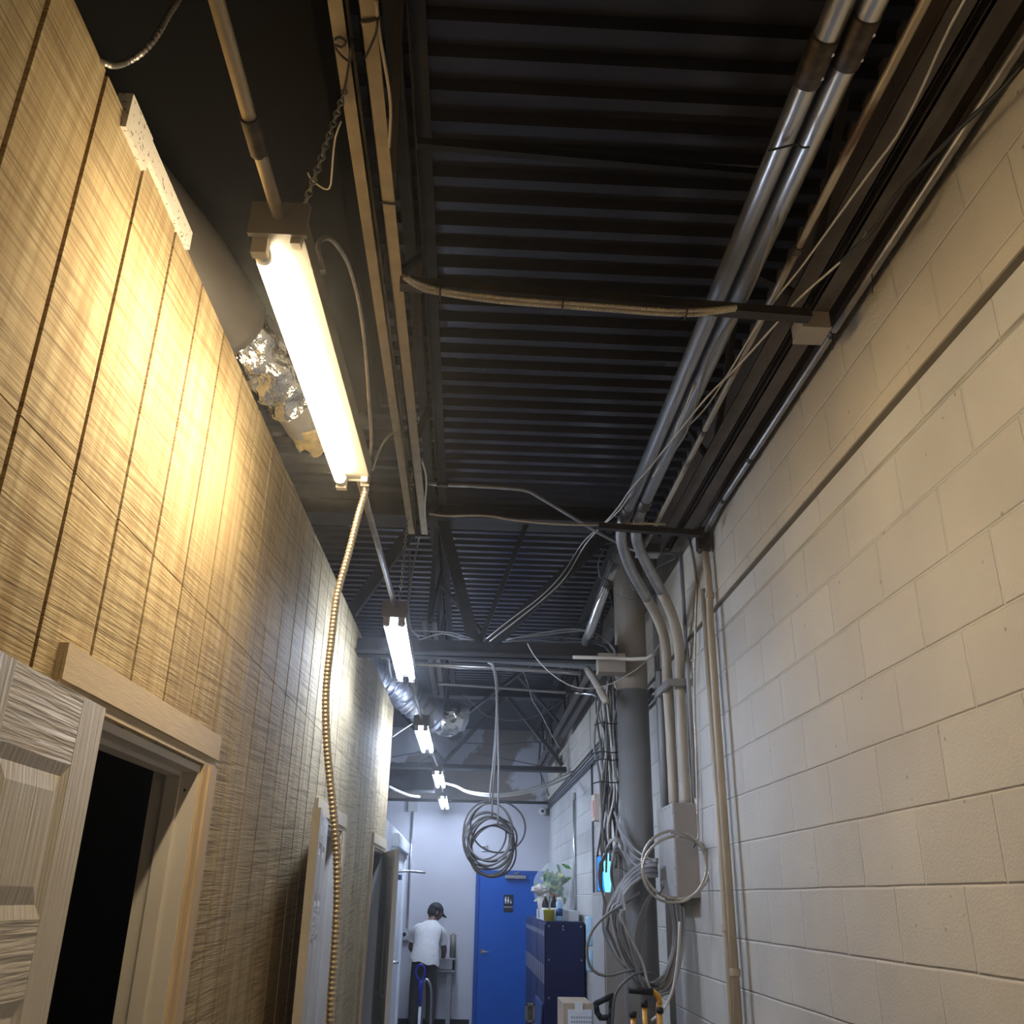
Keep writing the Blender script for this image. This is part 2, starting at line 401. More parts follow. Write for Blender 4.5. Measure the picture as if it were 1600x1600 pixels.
# ------------------------------------------------------------ doors in the plywood wall
def frame_(i, a, b, zt, cas='pine', casv='pine_v'):
    f = thing('door_%d' % i, WL(a, 0, 0), None, None); f['kind'] = 'structure'
    j = MB()
    wallbox(j, a-.0, a+.02, 0, zt, -.125, .002); wallbox(j, b-.02, b, 0, zt, -.125, .002); wallbox(j, a+.02, b-.02, zt-.02, zt, -.125, .002)
    wallbox(j, b-.032, b-.02, 0, zt-.02, -.085, -.045); wallbox(j, a+.02, a+.032, 0, zt-.02, -.085, -.045); wallbox(j, a+.032, b-.032, zt-.032, zt-.02, -.085, -.045)
    j.build('jamb', 'jamb_white', f)
    W = .088
    h = MB()
    for n1, z0, z1 in ((.012, zt+.005, zt+.10), (.019, zt+.03, zt+.10)):
        vv = []
        ya, yb = a-W, b+W+.02
        if n1 == .019:  wallbox(h, ya+.0, yb-.0, z0, z1, .011, n1)
        else: wallbox(h, ya, yb, z0, z1, 0, n1)
    h.build('casing', cas, f)
    for s0, s1, t0, t1 in ((a-W, a+.006, a-W, a-.03), (b-.006, b+W+.02, b+.035, b+W+.02)):
        h = MB(); wallbox(h, s0, s1, 0, zt+.006, 0, .012); wallbox(h, t0, t1, 0, zt+.006, .011, .019); h.build('casing', casv, f)
    return f
def leaf(i, frame, hinge, ang, wid, face_m=None, plain='door_tan'):
    """six-panel leaf hinged at `hinge`, running along direction ang (radians from +Y towards +X)"""
    H0, H1, T = .012, 2.012, .035
    dY = V((math.sin(ang), math.cos(ang), 0)); dN = V((math.cos(ang), -math.sin(ang), 0))
    hinge = V(hinge)
    M = Matrix(((dN.x, dY.x, 0, hinge.x), (dN.y, dY.y, 0, hinge.y), (0, 0, 1, 0), (0, 0, 0, 1)))
    st = .115; mid = .10
    xs_ = [0, st, wid/2-mid/2, wid/2+mid/2, wid-st, wid]
    zs = [H0, .24, .86, 1.00, 1.515, 1.635, 1.888, H1]
    core = MB().box((-.012, .002, H0), (.012, wid-.002, H1), 0, M).build('leaf', plain, frame)
    def sub(name, m, boxes, bev=0):
        mb = MB()
        for a, b in boxes: mb.box(a, b, bev, M)
        return mb.build(name, m, core)
    stl = [((-T/2, xs_[q], H0), (T/2, xs_[q+1], H1)) for q in (0, 2, 4)]
    sub('stile', 'door_grain_v', stl)
    rl = []
    for q in (1, 3):
        for z0, z1 in ((H0, zs[1]), (zs[2], zs[3]), (zs[4], zs[5]), (zs[6], H1)):
            rl.append(((-T/2+.0003, xs_[q], z0), (T/2-.0003, xs_[q+1], z1)))
    sub('rail', 'door_grain_h', rl)
    for q in (1, 3):
        for z0, z1 in ((zs[1], zs[2]), (zs[3], zs[4]), (zs[5], zs[6])):
            mb = MB()
            for sgn in (-1, 1):
                y0, y1 = xs_[q], xs_[q+1]
                o_ = [(y0+.022, z0+.022), (y1-.022, z0+.022), (y1-.022, z1-.022), (y0+.022, z1-.022)]
                i_ = [(y0+.05, z0+.05), (y1-.05, z0+.05), (y1-.05, z1-.05), (y0+.05, z1-.05)]
                e_ = [(y0, z0), (y1, z0), (y1, z1), (y0, z1)]
                lo = [M @ V((sgn*.0121, a, b)) for a, b in o_]; hi = [M @ V((sgn*.0165, a, b)) for a, b in i_]; ed = [M @ V((sgn*.0172, a, b)) for a, b in e_]
                for q2 in range(4):
                    mb.quad(lo[q2], lo[(q2+1) % 4], hi[(q2+1) % 4], hi[q2]); mb.quad(ed[q2], ed[(q2+1) % 4], lo[(q2+1) % 4], lo[q2])
                mb.quad(*hi)
            mb.build('panel', 'door_grain_v', core)
    return core
f1 = frame_(1, *DOORS[0]); f1['label'] = 'near doorway with raw pine casing and six panel leaf folded back'
leaf(1, f1, (-.735, 1.846, 0), math.pi-.012, .90)
f2 = frame_(2, *DOORS[1]); leaf(2, f2, (-.700, 4.80, 0), math.pi-.10, .84)
f3 = frame_(3, *DOORS[2]); leaf(3, f3, (-.675, 8.15, 0), math.pi-.20, .82)
# hinges of the near leaf and the strike holes
hb = MB()
for z in (.3, 1.05, 1.8): hb.tube([V((-.752, 1.845, z)), V((-.752, 1.845, z+.09))], .006, 8)
hb.build('hinge', 'steel_bright', f1)
for fr, b in ((f1, 2.775), (f2, 5.66)):
    MB().lathe((wx(b)-.03, b-.0205, 1.95), [(.004, 0), (.004, .001)], 8, 'y').build('screw_hole', 'black_rubber', fr)

# ------------------------------------------------------------ steel
ZJ = 3.48
def joist(name, xa, xb, xc, xd, y0, y1, ytop0, ytop1, xt0, xt1, label, m, group, panel=.62):
    """bar joist: two chord angles with a gap (xa-xb, xc-xd), top chord pair, zigzag web"""
    t = thing(name, ((xb+xc)/2, y0, ZJ), label, 'joist', group)
    for (a, b, inner) in ((xa, xb, xb), (xc, xd, xc)):
        q = MB().box((a, y0, ZJ), (b, y1, ZJ+.006)); s = -1 if inner == xb else 1
        q.box((min(inner, inner+s*.006), y0, ZJ), (max(inner, inner+s*.006), y1, ZJ+.045)); q.build('bottom_chord', m, t)
    xm = (xt0+xt1)/2
    q = MB()
    for a, b in ((xt0, xm-.012), (xm+.012, xt1)):
        q.box((a, ytop0, ZD-.012), (b, ytop1, ZD-.004)); 
    q.box((xm-.018, ytop0, ZD-.06), (xm-.012, ytop1, ZD-.012)); q.box((xm+.012, ytop0, ZD-.06), (xm+.018, ytop1, ZD-.012))
    q.build('top_chord', 'dark_steel', t)
    xb_ = (xb+xc)/2; y = y0+.08; up = False; n = 0
    while y+panel < y1:
        a = V((xb_, y, ZJ+.03)); b = V((xm, y+panel, ZD-.03))
        if up: a, b = V((xm, y, ZD-.03)), V((xb_, y+panel, ZJ+.03))
        MB().bar(a, b, .024, .024).build('web_bar', 'dark_steel', t); y += panel; up = not up; n += 1
    for (yy, ye) in ((y0+.02, ytop0+.1), (y1-.02, ytop1-.1)):
        if abs(yy-ye) > .35: MB().bar((xb_, yy, ZJ+.03), (xm, ye, ZD-.03), .03, .03).build('web_bar', 'dark_steel', t)
    return t
xl = [PZ(a, 300, ZJ).x for a in (557, 578.5, 592.5, 615)]
joist('bar_joist', *xl, -2.6, PZ(655, 835, ZJ).y, -2.7, 5.7, -.335, -.205, 'near left roof joist with a tan double bottom chord', 'tan_steel', None)
joist('bar_joist', .985, 1.045, 1.075, 1.135, -2.6, PZ(1035, 862, ZJ).y, -2.7, 5.7, 1.0, 1.13, 'near right roof joist with dark brown double chord beside the upper wall', 'brown_steel', None)
joist('bar_joist', *xl, 6.3, 10.9, 5.7, 11.5, -.335, -.205, 'left roof joist of the middle bay, beyond the first girder', 'brown_steel', None)
joist('bar_joist', .985, 1.045, 1.075, 1.135, 6.3, 11.2, 5.7, 11.5, 1.0, 1.13, 'right roof joist beyond the round column, catching blue light', 'brown_steel', None)
joist('bar_joist', .985, 1.045, 1.075, 1.135, 11.7, 14.5, 11.5, 14.6, 1.0, 1.13, 'last right roof joist ending at the far wall', 'brown_steel', None)
# joists farther left over the room behind the plywood wall
for k in range(2):
    joist('bar_joist', -2.0-1.6*k, -1.95-1.6*k, -1.92-1.6*k, -1.87-1.6*k, -2.6, 4.6, -2.7, 5.7, -2.0-1.6*k, -1.87-1.6*k, 'dark roof joist over the room behind the plywood wall', 'dark_steel', 'joists over the left room')

def girder(y, label, xr, nodes, webs, z0, z1):
    g = thing('joist_girder', (xr, y, z0), label, 'girder')
    MB().box((-5, y-.09, z0), (xr, y-.008, z0+.012)).box((-5, y-.020, z0), (xr, y-.008, z1)).build('bottom_chord', 'dark_steel', g)
    MB().box((-5, y+.008, z0), (xr, y+.09, z0+.012)).box((-5, y+.008, z0), (xr, y+.02, z1)).build('bottom_chord', 'dark_steel', g)
    MB().box((-5, y-.11, ZD-.13), (xr, y+.11, ZD-.115)).box((-5, y-.02, ZD-.13), (xr, y+.02, ZD-.002)).build('top_chord', 'dark_steel', g)
    for p, q, wd in webs: MB().bar(p, q, wd, wd*.8, (0, 1, 0)).build('web_member', 'dark_steel', g)
    return g
YG = 5.7
zb0, zb1 = PY(745, 1027, YG).z, PY(745, 1003, YG).z
wv = [((742, 1008), (692, 815), .075), ((748, 1008), (822, 820), .032), ((765, 1008), (948, 835), .075), ((548, 958), (655, 812), .075)]
girder(YG, 'first roof girder crossing the corridor, V shaped webs, cables lying on it', .93, None,
       [(PY(*a, YG), PY(*b, YG), w_) for a, b, w_ in wv], zb0, zb1)
girder(11.5, 'second roof girder, far off above the third and fourth lights', 1.2, None,
       [(V((-.3, 11.5, 3.2)), V((.45, 11.5, 4.05)), .05), (V((.45, 11.5, 4.05)), V((1.15, 11.5, 3.2)), .05), (V((-.3, 11.5, 3.2)), V((-1.1, 11.5, 4.05)), .05)], 3.12, 3.18)
# bridging rods and conduit supports
def rodthing(name, p, q, w_, h_, m, label, cat='strut', group=None):
    return tag(MB().bar(p, q, w_, h_).build(name, m), label, cat, group)
rodthing('bridging_angle', PZ(652, 224, 4.04), PZ(1215, 275, 4.04), .028, .028, 'black_rubber', 'black bridging angle under the deck across the near ribs', 'bridging')
ZS = 3.40
rodthing('strut_channel', PZ(625, 443, ZS), PZ(1265, 494, ZS), .04, .03, 'dark_steel', 'dark strut channel carrying the conduit pair and two armored cables')
rodthing('strut_channel', PZ(935, 822, ZS), PZ(1093, 834, ZS), .035, .03, 'dark_steel', 'short strut channel under the bends of the big conduits')
rodthing('cross_brace', V((-.28, 7.0, 4.0)), V((1.05, 10.6, 3.52)), .03, .03, 'dark_steel', 'dark diagonal brace in the middle bay descending to the right', 'brace')
rodthing('cross_brace', V((1.05, 7.4, 3.92)), V((-.28, 10.6, 3.44)), .03, .03, 'dark_steel', 'dark diagonal brace in the middle bay descending to the left', 'brace')
rodthing('deck_angle', PZ(705, 1081, ZD-.03), PZ(885, 1088, ZD-.03), .30, .03, 'wall_paint', 'pale flat strip under the deck in the middle bay', 'panel')
# lit flat bar and tubes just beyond the girder
rodthing('flat_bar', PY(628, 1018, YG+.35), PY(950, 1040, YG+.35), .09, .05, 'grey_conduit', 'pale grey channel right behind the bottom chord of the first girder', 'channel')

# ------------------------------------------------------------ light row
def fixture(x0, y0, y1, tubes, label, tm, x1=None):
    z = 2.93; t = thing('strip_light', (x0, y0, z), label, 'fluorescent light'); x1 = x0 if x1 is None else x1
    def P(s, dx, dz): return V((x0+(x1-x0)*(s-y0)/(y1-y0)+dx, s, z+dz))
    def bx(a, b, dx0, dx1, dz0, dz1, nm, m, par=t):
        mb = MB(); vv = [mb.bm.verts.new(P(s, dx, dz)) for s, dx, dz in ((a, dx0, dz0), (a, dx1, dz0), (b, dx1, dz0), (b, dx0, dz0), (a, dx0, dz1), (a, dx1, dz1), (b, dx1, dz1), (b, dx0, dz1))]
        for f in ((0, 3, 2, 1), (4, 5, 6, 7), (0, 1, 5, 4), (1, 2, 6, 5), (2, 3, 7, 6), (3, 0, 4, 7)): mb.bm.faces.new([vv[i] for i in f])
        return mb.build(nm, m, par)
    bx(y0, y1, -.052, .052, .0, .062, 'housing', 'fixture_white')
    bx(y0-.012, y0, -.060, .060, -.004, .078, 'end_plate', 'fixture_brown')
    bx(y1, y1+.006, -.052, .052, -.006, .062, 'end_plate', 'fixture_white')
    for dx in (-.036, .036):
        hw, hh = (.016, -.042) if dx in tubes else (.010, -.016)
        for a, b in ((y0, y0+.022), (y1-.022, y1)):
            bx(a, b, dx-hw, dx+hw, hh, 0, 'socket', 'socket')
    for dx in tubes:
        MB().tube([P(y0+.05, dx, -.021), P(y1-.05, dx, -.021)], .0175, 14).build('tube', tm, t)
        for a, b in ((y0+.022, y0+.05), (y1-.05, y1-.022)):
            MB().tube([P(a, dx, -.021), P(b, dx, -.021)], .0178, 14).build('tube_cap', 'galv_dull', t)
    MB().box(P(y1+.002, .022, -.022), P(y1+.010, .050, .02)).build('mounting_tab', 'fixture_white', t)
    MB().lathe(P(y1+.010, .036, -.010), [(.007, -.001), (.007, .003)], 10, 'y').build('screw', 'steel_bright', t)
    return t
LX = [(-.43, -.405), (-.385, -.40), (-.385, -.378), (-.335, -.325), (-.335, -.33)]
LY = [(1.535, 2.72), (4.30, 5.58), (7.32, 8.55), (10.12, 11.45), (12.75, 14.3)]
fixture(LX[0][0], *LY[0], (-.036,), 'nearest strip light with one warm glowing tube and a dirty brown end plate', 'tube_warm', LX[0][1])
fixture(LX[1][0], *LY[1], (-.036, .036), 'second strip light, two cool white tubes beside the top of the plywood wall', 'tube_cool_dim', LX[1][1])
fixture(LX[2][0], *LY[2], (-.036, .036), 'third strip light hanging below the wrapped silver duct', 'tube_cool', LX[2][1])
fixture(LX[3][0], *LY[3], (-.036, .036), 'fourth strip light with white cables swagging from its end', 'tube_cool', LX[3][1])
fixture(LX[4][0], *LY[4], (-.036, .036), 'farthest and smallest strip light near the back wall', 'tube_cool', LX[4][1])
fixture(-.455, -1.55, -.30, (-.036,), 'strip light of the same row behind the viewpoint', 'tube_warm_dim')
# conduit between the lights
def conduit(pts, r, m, label, name='conduit', coup=(), n=12, group=None, cm='coupling', cr=1.28, cl=.06):
    t = thing(name, pts[0], label, 'conduit', group)
    MB().tube(pts, r, n).build('tube', m, t)
    for c in coup:
        i = min(range(len(pts)), key=lambda k: (V(pts[k])-V(c)).length); i = max(1, min(i, len(pts)-2)) if len(pts) > 2 else 1
        dr = (V(pts[i])-V(pts[i-1])).normalized(); c = V(c)
        MB().tube([c-dr*cl/2, c-dr*cl*.42, c+dr*cl*.42, c+dr*cl/2], r*cr, n).build('coupling', cm, t)
    return t
zc = 2.985
a = V((-.445, -.30, zc)); b = V((-.432, 1.54, zc-.01))
c1 = PZ(392, 192, zc)
conduit([a, c1, b], .0135, 'rusty_conduit', 'rusty conduit running overhead to the end plate of the nearest light', coup=[c1+V((0, .03, 0))], cl=.09)
for i, (lb, gm) in enumerate((('straight grey conduit between the nearest and second lights', 'galv_dull'), ('conduit linking the second and third lights in front of the silver duct', 'grey_conduit'), ('short conduit between the third and fourth lights', 'grey_conduit'), ('conduit between the two farthest lights', 'grey_conduit'))):
    conduit([V((LX[i][1], LY[i][1]+.006, zc)), V((LX[i+1][0], LY[i+1][0]-.012, zc))], .0125, gm, lb)
# chains
def chain(p, q, label, lk=.026):
    p, q = V(p), V(q); mb = MB(); L_ = (q-p).length; n = int(L_/(lk*.78)); dr = (q-p)/n; u = dr.normalized(); s = u.cross(V((0, 1, 0))).normalized(); t = u.cross(s)
    for i in range(n):
        c = p+dr*(i+.5); a_ = s if i % 2 else t
        pts = [c+u*math.cos(2*math.pi*k/10)*lk*.5+a_*math.sin(2*math.pi*k/10)*lk*.27 for k in range(11)]
        mb.tube(pts, .0022, 5, caps=False)
    return tag(mb.build('hanging_chain', 'galv_dull'), label, 'chain')
chain(V((-.405, 1.58, 2.99)), V((xl[0]+.01, 1.66, ZJ)), 'thin chain holding the nearest light up to the tan joist chord')
chain(V((-.37, 4.35, 2.99)), V((-.34, 4.38, 4.1)), 'chain above the second light')
cable('bent_wire', [PZ(a_, b_, 3.25) for a_, b_ in ((481, 270), (486, 280), (500, 291), (511, 296), (517, 288), (520, 250), (524, 215), (533, 190))], .0022, 'white_cable', 'thin bent wire hooked through the chain above the nearest light', 'wire', n=6)
# cable ties and tie wire on the tan joist
zt_ = ZJ-.004
def tiewire(pts, label, name='tie_wire', r=.003, grp=None): return cable(name, pts, r, 'black_cable', label, 'wire', grp, n=6)
tiewire([PZ(x_, y_, zt_) for x_, y_ in ((562, 34), (575, 33), (588, 30), (592, 26))], 'black tie around the right tan chord near the top of the picture', r=.004)
tiewire([PZ(x_, y_, zt_-.01) for x_, y_ in ((590, 30), (588, 50), (578, 75), (570, 92))], 'loose black tie tail dangling across the right tan chord')
tiewire([PZ(x_, y_, zt_-.01) for x_, y_ in ((523, 62), (531, 58), (541, 66), (533, 74), (524, 70), (527, 80), (545, 96), (549, 85), (551, 60), (545, 100), (541, 125), (536, 150), (536, 165))], 'knotted black wire tied round the left tan chord')
tiewire([PZ(x_, y_, zt_) for x_, y_ in ((594, 316), (606, 318), (618, 319))], 'dark tie across the right tan chord half way down', r=.003)
cable('thin_cable', [PZ(x_, y_, ZJ-.002) for x_, y_ in ((588, 0), (590, 28), (594, 60), (603, 110), (610, 160), (610, 195), (608, 230))], .004, 'cream_cable', 'thin cream cable along the right edge of the tan chord')
cable('thin_cable', [PZ(x_, y_, ZJ-.002) for x_, y_ in ((660, 722), (665, 740), (666, 760), (664, 790), (665, 815))], .004, 'white_cable', 'short white cable curling beside the far end of the tan chord')

# ------------------------------------------------------------ flexible conduit hanging from the near light and other near cables
armored('flexible_conduit', [V((-.372, 2.735, 2.955))]+[PY(x_, y_, 2.76) for x_, y_ in ((572, 762), (560, 805), (546, 860), (527, 930), (518, 1000), (511, 1060), (509, 1110), (512, 1180), (520, 1260), (526, 1330), (527, 1400), (524, 1470), (519, 1540), (516, 1600), (514, 1720), (516, 1800))],
        .0125, 'armor_brass', 'ribbed flexible conduit hanging from the nearest light in front of the plywood', .0125)
armored('armored_cable', [V((-.815, 1.395, 3.25)), PX(170, 101, -.79), PY(195, 98, 1.5), PY(222, 82, 1.5), PY(245, 55, 1.5), PY(262, 25, 1.5), PY(280, -5, 1.5), PY(300, -60, 1.5)], .008, 'armor', 'loop of armored cable rising from the plywood top in the top left corner', .013)
armored('armored_cable', [V((-.365, 1.7, 2.97)), PY(497, 382, 1.9), PY(512, 372, 2.0), PY(528, 385, 2.1), PY(545, 415, 2.25), PY(560, 470, 2.4), PY(570, 540, 2.55), PY(576, 620, 2.7), PY(580, 690, 2.85), PY(575, 722, 2.85)], .0065, 'galv_dull', 'armored cable looping up beside the nearest light and down behind it', .009)
cable('thin_cable', [PZ(x_, y_, 3.3) for x_, y_ in ((582, 735), (590, 710), (600, 690), (612, 678), (622, 675))], .0045, 'grey_cable', 'thin grey cable arching from the nearest light to the left joist')
armored('armored_cable', [PZ(a_, b_, ZS-.03) for a_, b_ in ((630, 432), (645, 443), (665, 453), (688, 458), (740, 466), (800, 473), (870, 478), (950, 484), (1030, 490), (1090, 491), (1150, 483))], .0085, 'armor_brass', 'lower of two armored cables strapped along the strut below the deck', .010)
armored('armored_cable', [PZ(a_, b_, ZS-.025) for a_, b_ in ((634, 432), (650, 441), (690, 453), (750, 461), (820, 468), (890, 473), (960, 478), (1040, 484), (1100, 484), (1152, 480))], .0085, 'armor_brass', 'upper of two armored cables strapped along the strut below the deck', .010)
for a_, lb in (((688, 457), 'left'), ((878, 475), 'middle'), ((1070, 487), 'right')):
    p = PZ(*a_, ZS-.026); q = [p+V((0, math.cos(t)*.03, math.sin(t)*.022)) for t in [k*2*math.pi/10 for k in range(11)]]
    tag(MB().tube(q, .003, 5, caps=False).build('cable_tie', 'black_cable'), 'black %s cable tie around the two armored cables' % lb, 'cable tie')
conduit(spline([PZ(x_, y_, 3.60) for x_, y_ in ((668, 755), (690, 757), (740, 759), (800, 763), (825, 767), (840, 775), (890, 805), (940, 835), (970, 850), (985, 858), (1003, 861))], .03), .0105, 'galv_dull', 'thin conduit crossing under the deck then bending right to the junction box', coup=[PZ(691, 757, 3.60)], n=10)
cable('white_cable', [PZ(x_, y_, 3.42) for x_, y_ in ((670, 803), (700, 806), (740, 805), (770, 807), (800, 812), (860, 818), (930, 820), (1000, 818), (1040, 819))], .006, 'cream_cable', 'cream cable lying along the top chord line of the first girder')

# ------------------------------------------------------------ big conduit pair on the right
def big(px, r, zc_, down, label, mats, coups):
    top = [V((px, -2.5, zc_)), V((px, 0, zc_)), V((px, 2, zc_))]
    t = thing('large_conduit', (px, 0, zc_), label, 'conduit', None)
    yb = down[0].y
    MB().tube([V((px, -2.5, zc_)), V((px, yb, zc_))], r, 20).build('straight_run', 'galv', t)
    for yy, L_ in coups:
        MB().tube([V((px, yy-L_/2, zc_)), V((px, yy-L_/2+.004, zc_)), V((px, yy+L_/2-.004, zc_)), V((px, yy+L_/2, zc_))], r*1.13, 20, rf=lambda i, p: r*(1.05, 1.13, 1.13, 1.05)[i]).build('coupling', 'coupling', t)
        for s_ in (-.25, .25):
            MB().lathe((px+r*.75, yy+s_*L_, zc_-r*.85), [(.005, 0), (.005, .004)], 8, 'z').build('set_screw', 'steel_bright', t)
    path = spline([V((px, yb-.01, zc_))]+down, .03)
    MB().tube(path[:len(path)*2//5], r, 18).build('bend', 'galv_dull', t)
    MB().tube(path[len(path)*2//5-1:], r, 18).build('drop', 'beige_conduit', t)
    return t
zp = 3.455
xA, xB_ = .737, .807
yc1 = PZ((1245+1285)/2, 90, zp).y
# drops: from the run at Y~4.2 out to the wall and down to the wireway box
dA = [V((xA, 4.15, zp)), PY(971, 826, 4.32), PY(972, 850, 4.45), PY(985, 888, 4.65), PY(1008, 930, 4.85), PY(1029, 970, 5.05), PY(1040, 1010, 5.2), V((1.165, 5.36, 2.85)), V((1.175, 5.38, 2.5)), V((1.175, 5.38, 2.18))]
dB = [V((xB_, 4.15, zp)), PY(994, 836, 4.36), PY(1001, 862, 4.5), PY(1020, 900, 4.68), PY(1042, 942, 4.85), PY(1057, 985, 5.0), PY(1062, 1030, 5.12), V((1.215, 5.24, 2.85)), V((1.218, 5.27, 2.5)), V((1.218, 5.27, 2.18))]
big(xA, .029, zp, dA, 'left one of the two large shiny conduits bending down to the grey box', None, [(PZ(1268, 92, zp).y, .13), (4.12, .10)])
big(xB_, .029, zp, dB, 'right one of the two large shiny conduits, next to the joist', None, [(PZ(1330, 62, zp).y, .13), (4.02, .10)])
for i, (x_, y_, lb) in enumerate(((1.15, 5.50, 'leftmost slim conduit entering the top of the grey box'), (1.20, 5.45, 'slim conduit between the beige drops above the grey box'))):
    conduit([V((x_, y_, 2.98)), V((x_, y_, 2.18))], .020, 'grey_conduit', lb)
tiewire([PZ(x_, y_, zp-.035) for x_, y_ in ((1200, 236), (1215, 232), (1240, 226), (1245, 224), (1252, 230), (1265, 230))], 'tie wire around the big conduits above the strut')
cable('thin_cable', [PZ(x_, y_, zp-.03) for x_, y_ in ((1215, 345), (1205, 370), (1195, 400), (1180, 440), (1160, 480), (1130, 520), (1105, 560), (1090, 620), (1070, 680), (1040, 720))], .004, 'grey_cable', 'thin grey cable clinging to the right side of the large conduits')
# short shiny conduit beyond, dropping through the first girder
conduit([PY(962, 880, 5.2), PY(950, 905, 5.25), PY(938, 940, 5.35), PY(922, 985, 5.5), PY(915, 1005, 5.6)], .030, 'galv', 'short shiny conduit end hanging behind the bends, left of the round column', coup=[PY(948, 912, 5.25)], n=16, cl=.05, cr=1.1)
# slim conduit beside the joist and wall conduit
xE = PZ(1012, 845, 3.45).x
conduit([V((xE+.0, -1, 3.45)), V((xE, PZ(1012, 855, 3.45).y, 3.45))], .0115, 'rusty_conduit', 'slim conduit running along the left side of the dark right joist', coup=[V((xE, PZ(1256, 390, 3.45).y, 3.45)), V((xE, PZ(1104, 675, 3.45).y, 3.45))], cl=.03)
wc = [V((1.205, -1.2, 3.50)), V((1.205, 4.15, 3.50)), V((1.205, 4.28, 3.49)), V((1.205, 4.42, 3.475))]
t = conduit(wc, .0135, 'galv_dull', 'wall conduit running diagonally up along the upper right wall above the ledge', coup=[V((1.205, PX(1300, 515, 1.205).y, 3.50)), V((1.205, PX(1172, 712, 1.205).y, 3.50)), V((1.205, PX(1130, 773, 1.205).y, 3.5))], cl=.03)
for a_ in ((1300, 512), (1362, 420)):
    p = PX(*a_, 1.20); MB().tube([p+V((.02, 0, .03)), p, p+V((.0, .01, -.05)), p+V((.005, .03, -.07))], .002, 5).build('tie_wire', 'black_cable', t)
lbx = thing('elbow_fitting', (1.2, 4.45, 3.4), 'dark elbow fitting where the wall conduit turns down', 'fitting')
MB().box((1.165, 4.40, 3.37), (1.225, 4.47, 3.50), .008).build('body', 'coupling', lbx)
MB().box((1.160, 4.405, 3.38), (1.166, 4.465, 3.49), .002).build('cover', 'dark_steel', lbx)
pr = [V((1.20, 4.435, 3.37)), V((1.205, 4.43, 3.25)), V((1.205, 4.43, 3.15)), V((1.20, 4.43, 3.0)), V((1.20, 4.43, .0))]
conduit(pr, .019, 'beige_conduit', 'right pipe of the vertical pair on the right wall, below the elbow fitting', coup=[V((1.20, 4.43, PX(1165, 1524, 1.2).z)), V((1.205, 4.43, 3.13))], cl=.03, cm='beige_conduit')
conduit([V((1.205, 4.54, 3.20)), V((1.205, 4.54, 0))], .018, 'beige_conduit', 'left pipe of the vertical pair running down the right wall', coup=[V((1.205, 4.54, PX(1140, 1450, 1.2).z))], cl=.03, cm='beige_conduit')
# armored cable down the wall ending in the ring in front of the box
armored('armored_cable', [PX(x_, y_, 1.235) for x_, y_ in ((1064, 832), (1075, 840), (1083, 870), (1088, 910), (1087, 960), (1086, 1010), (1085, 1080), (1087, 1150), (1089, 1220), (1090, 1270), (1091, 1310))]+[PY(x_, y_, 5.0) for x_, y_ in ((1084, 1316),)],
        .0075, 'armor', 'armored cable dropping down the block wall to the hanging ring', .010)
ring = []
for k in range(0, 46):
    th = math.radians(-55-k*17); rr = 51+(3.5*math.sin(k*.45))
    ring.append(PY(1054+rr*1.0*math.cos(th)+(k > 20)*2, 1354+rr*math.sin(th)*1.03+(k > 20)*2, 5.08-.003*k))
ring = [PY(1109, 1329, 5.08), PY(1096, 1318, 5.08)]+ring[::1]
armored('armored_cable_ring', ring, .0085, 'armor', 'coiled ring of armored cable hanging in front of the grey wireway box', .011)
for a_, b_ in (((1090, 1312), (1084, 1325)), ((1037, 1386), (1030, 1397))):
    tag(MB().tube([PY(*a_, 5.03), PY(*b_, 5.03)], .003, 5).build('cable_tie', 'black_cable'), 'black tie at the %s of the armored cable ring' % ('top right' if a_[0] > 1050 else 'lower left'), 'cable tie')
# wireway box
bxt = thing('wireway_box', (1.2, 5.22, 1.71), 'tall grey metal wireway box on the block wall with conduits entering its top', 'electrical box')
MB().box((1.135, 5.22, 1.70), (XW, 5.66, 2.185), .004).build('body', 'box_side', bxt)
MB().box((1.130, 5.225, 1.705), (1.136, 5.655, 2.18), .002).build('cover', 'box_grey', bxt)
for k in range(5):
    MB().lathe((1.129, 5.235, 1.75+.095*k), [(.005, 0), (.005, .004)], 8, 'x').build('screw', 'black_rubber', bxt)
for k in range(3):
    MB().lathe((1.129, 5.30+.11*k, 2.168), [(.005, 0), (.005, .004)], 8, 'x').build('screw', 'black_rubber', bxt)
# small items near the joist end
jb = thing('junction_box', PZ(1012, 868, 3.44), 'small junction box with pale cover at the end of the right joist', 'junction box')
c = PZ(1012, 866, 3.43); MB().box(c+V((-.055, -.04, 0)), c+V((.065, .05, .05)), .004).build('box', 'brown_steel', jb); MB().box(c+V((-.065, -.05, -.014)), c+V((.06, .03, -.002)), .004).build('cover', 'box_grey', jb)
jb = thing('junction_box', PZ(1252, 510, 3.44), 'square junction box on the wall side of the right joist', 'junction box')
c = PZ(1250, 515, 3.44); MB().box(c+V((-.01, -.05, -.02)), c+V((.085, .05, .07)), .004).build('box', 'box_side', jb); MB().box(c+V((-.012, -.052, -.024)), c+V((.087, .052, -.018)), .002).build('cover', 'box_side', jb)
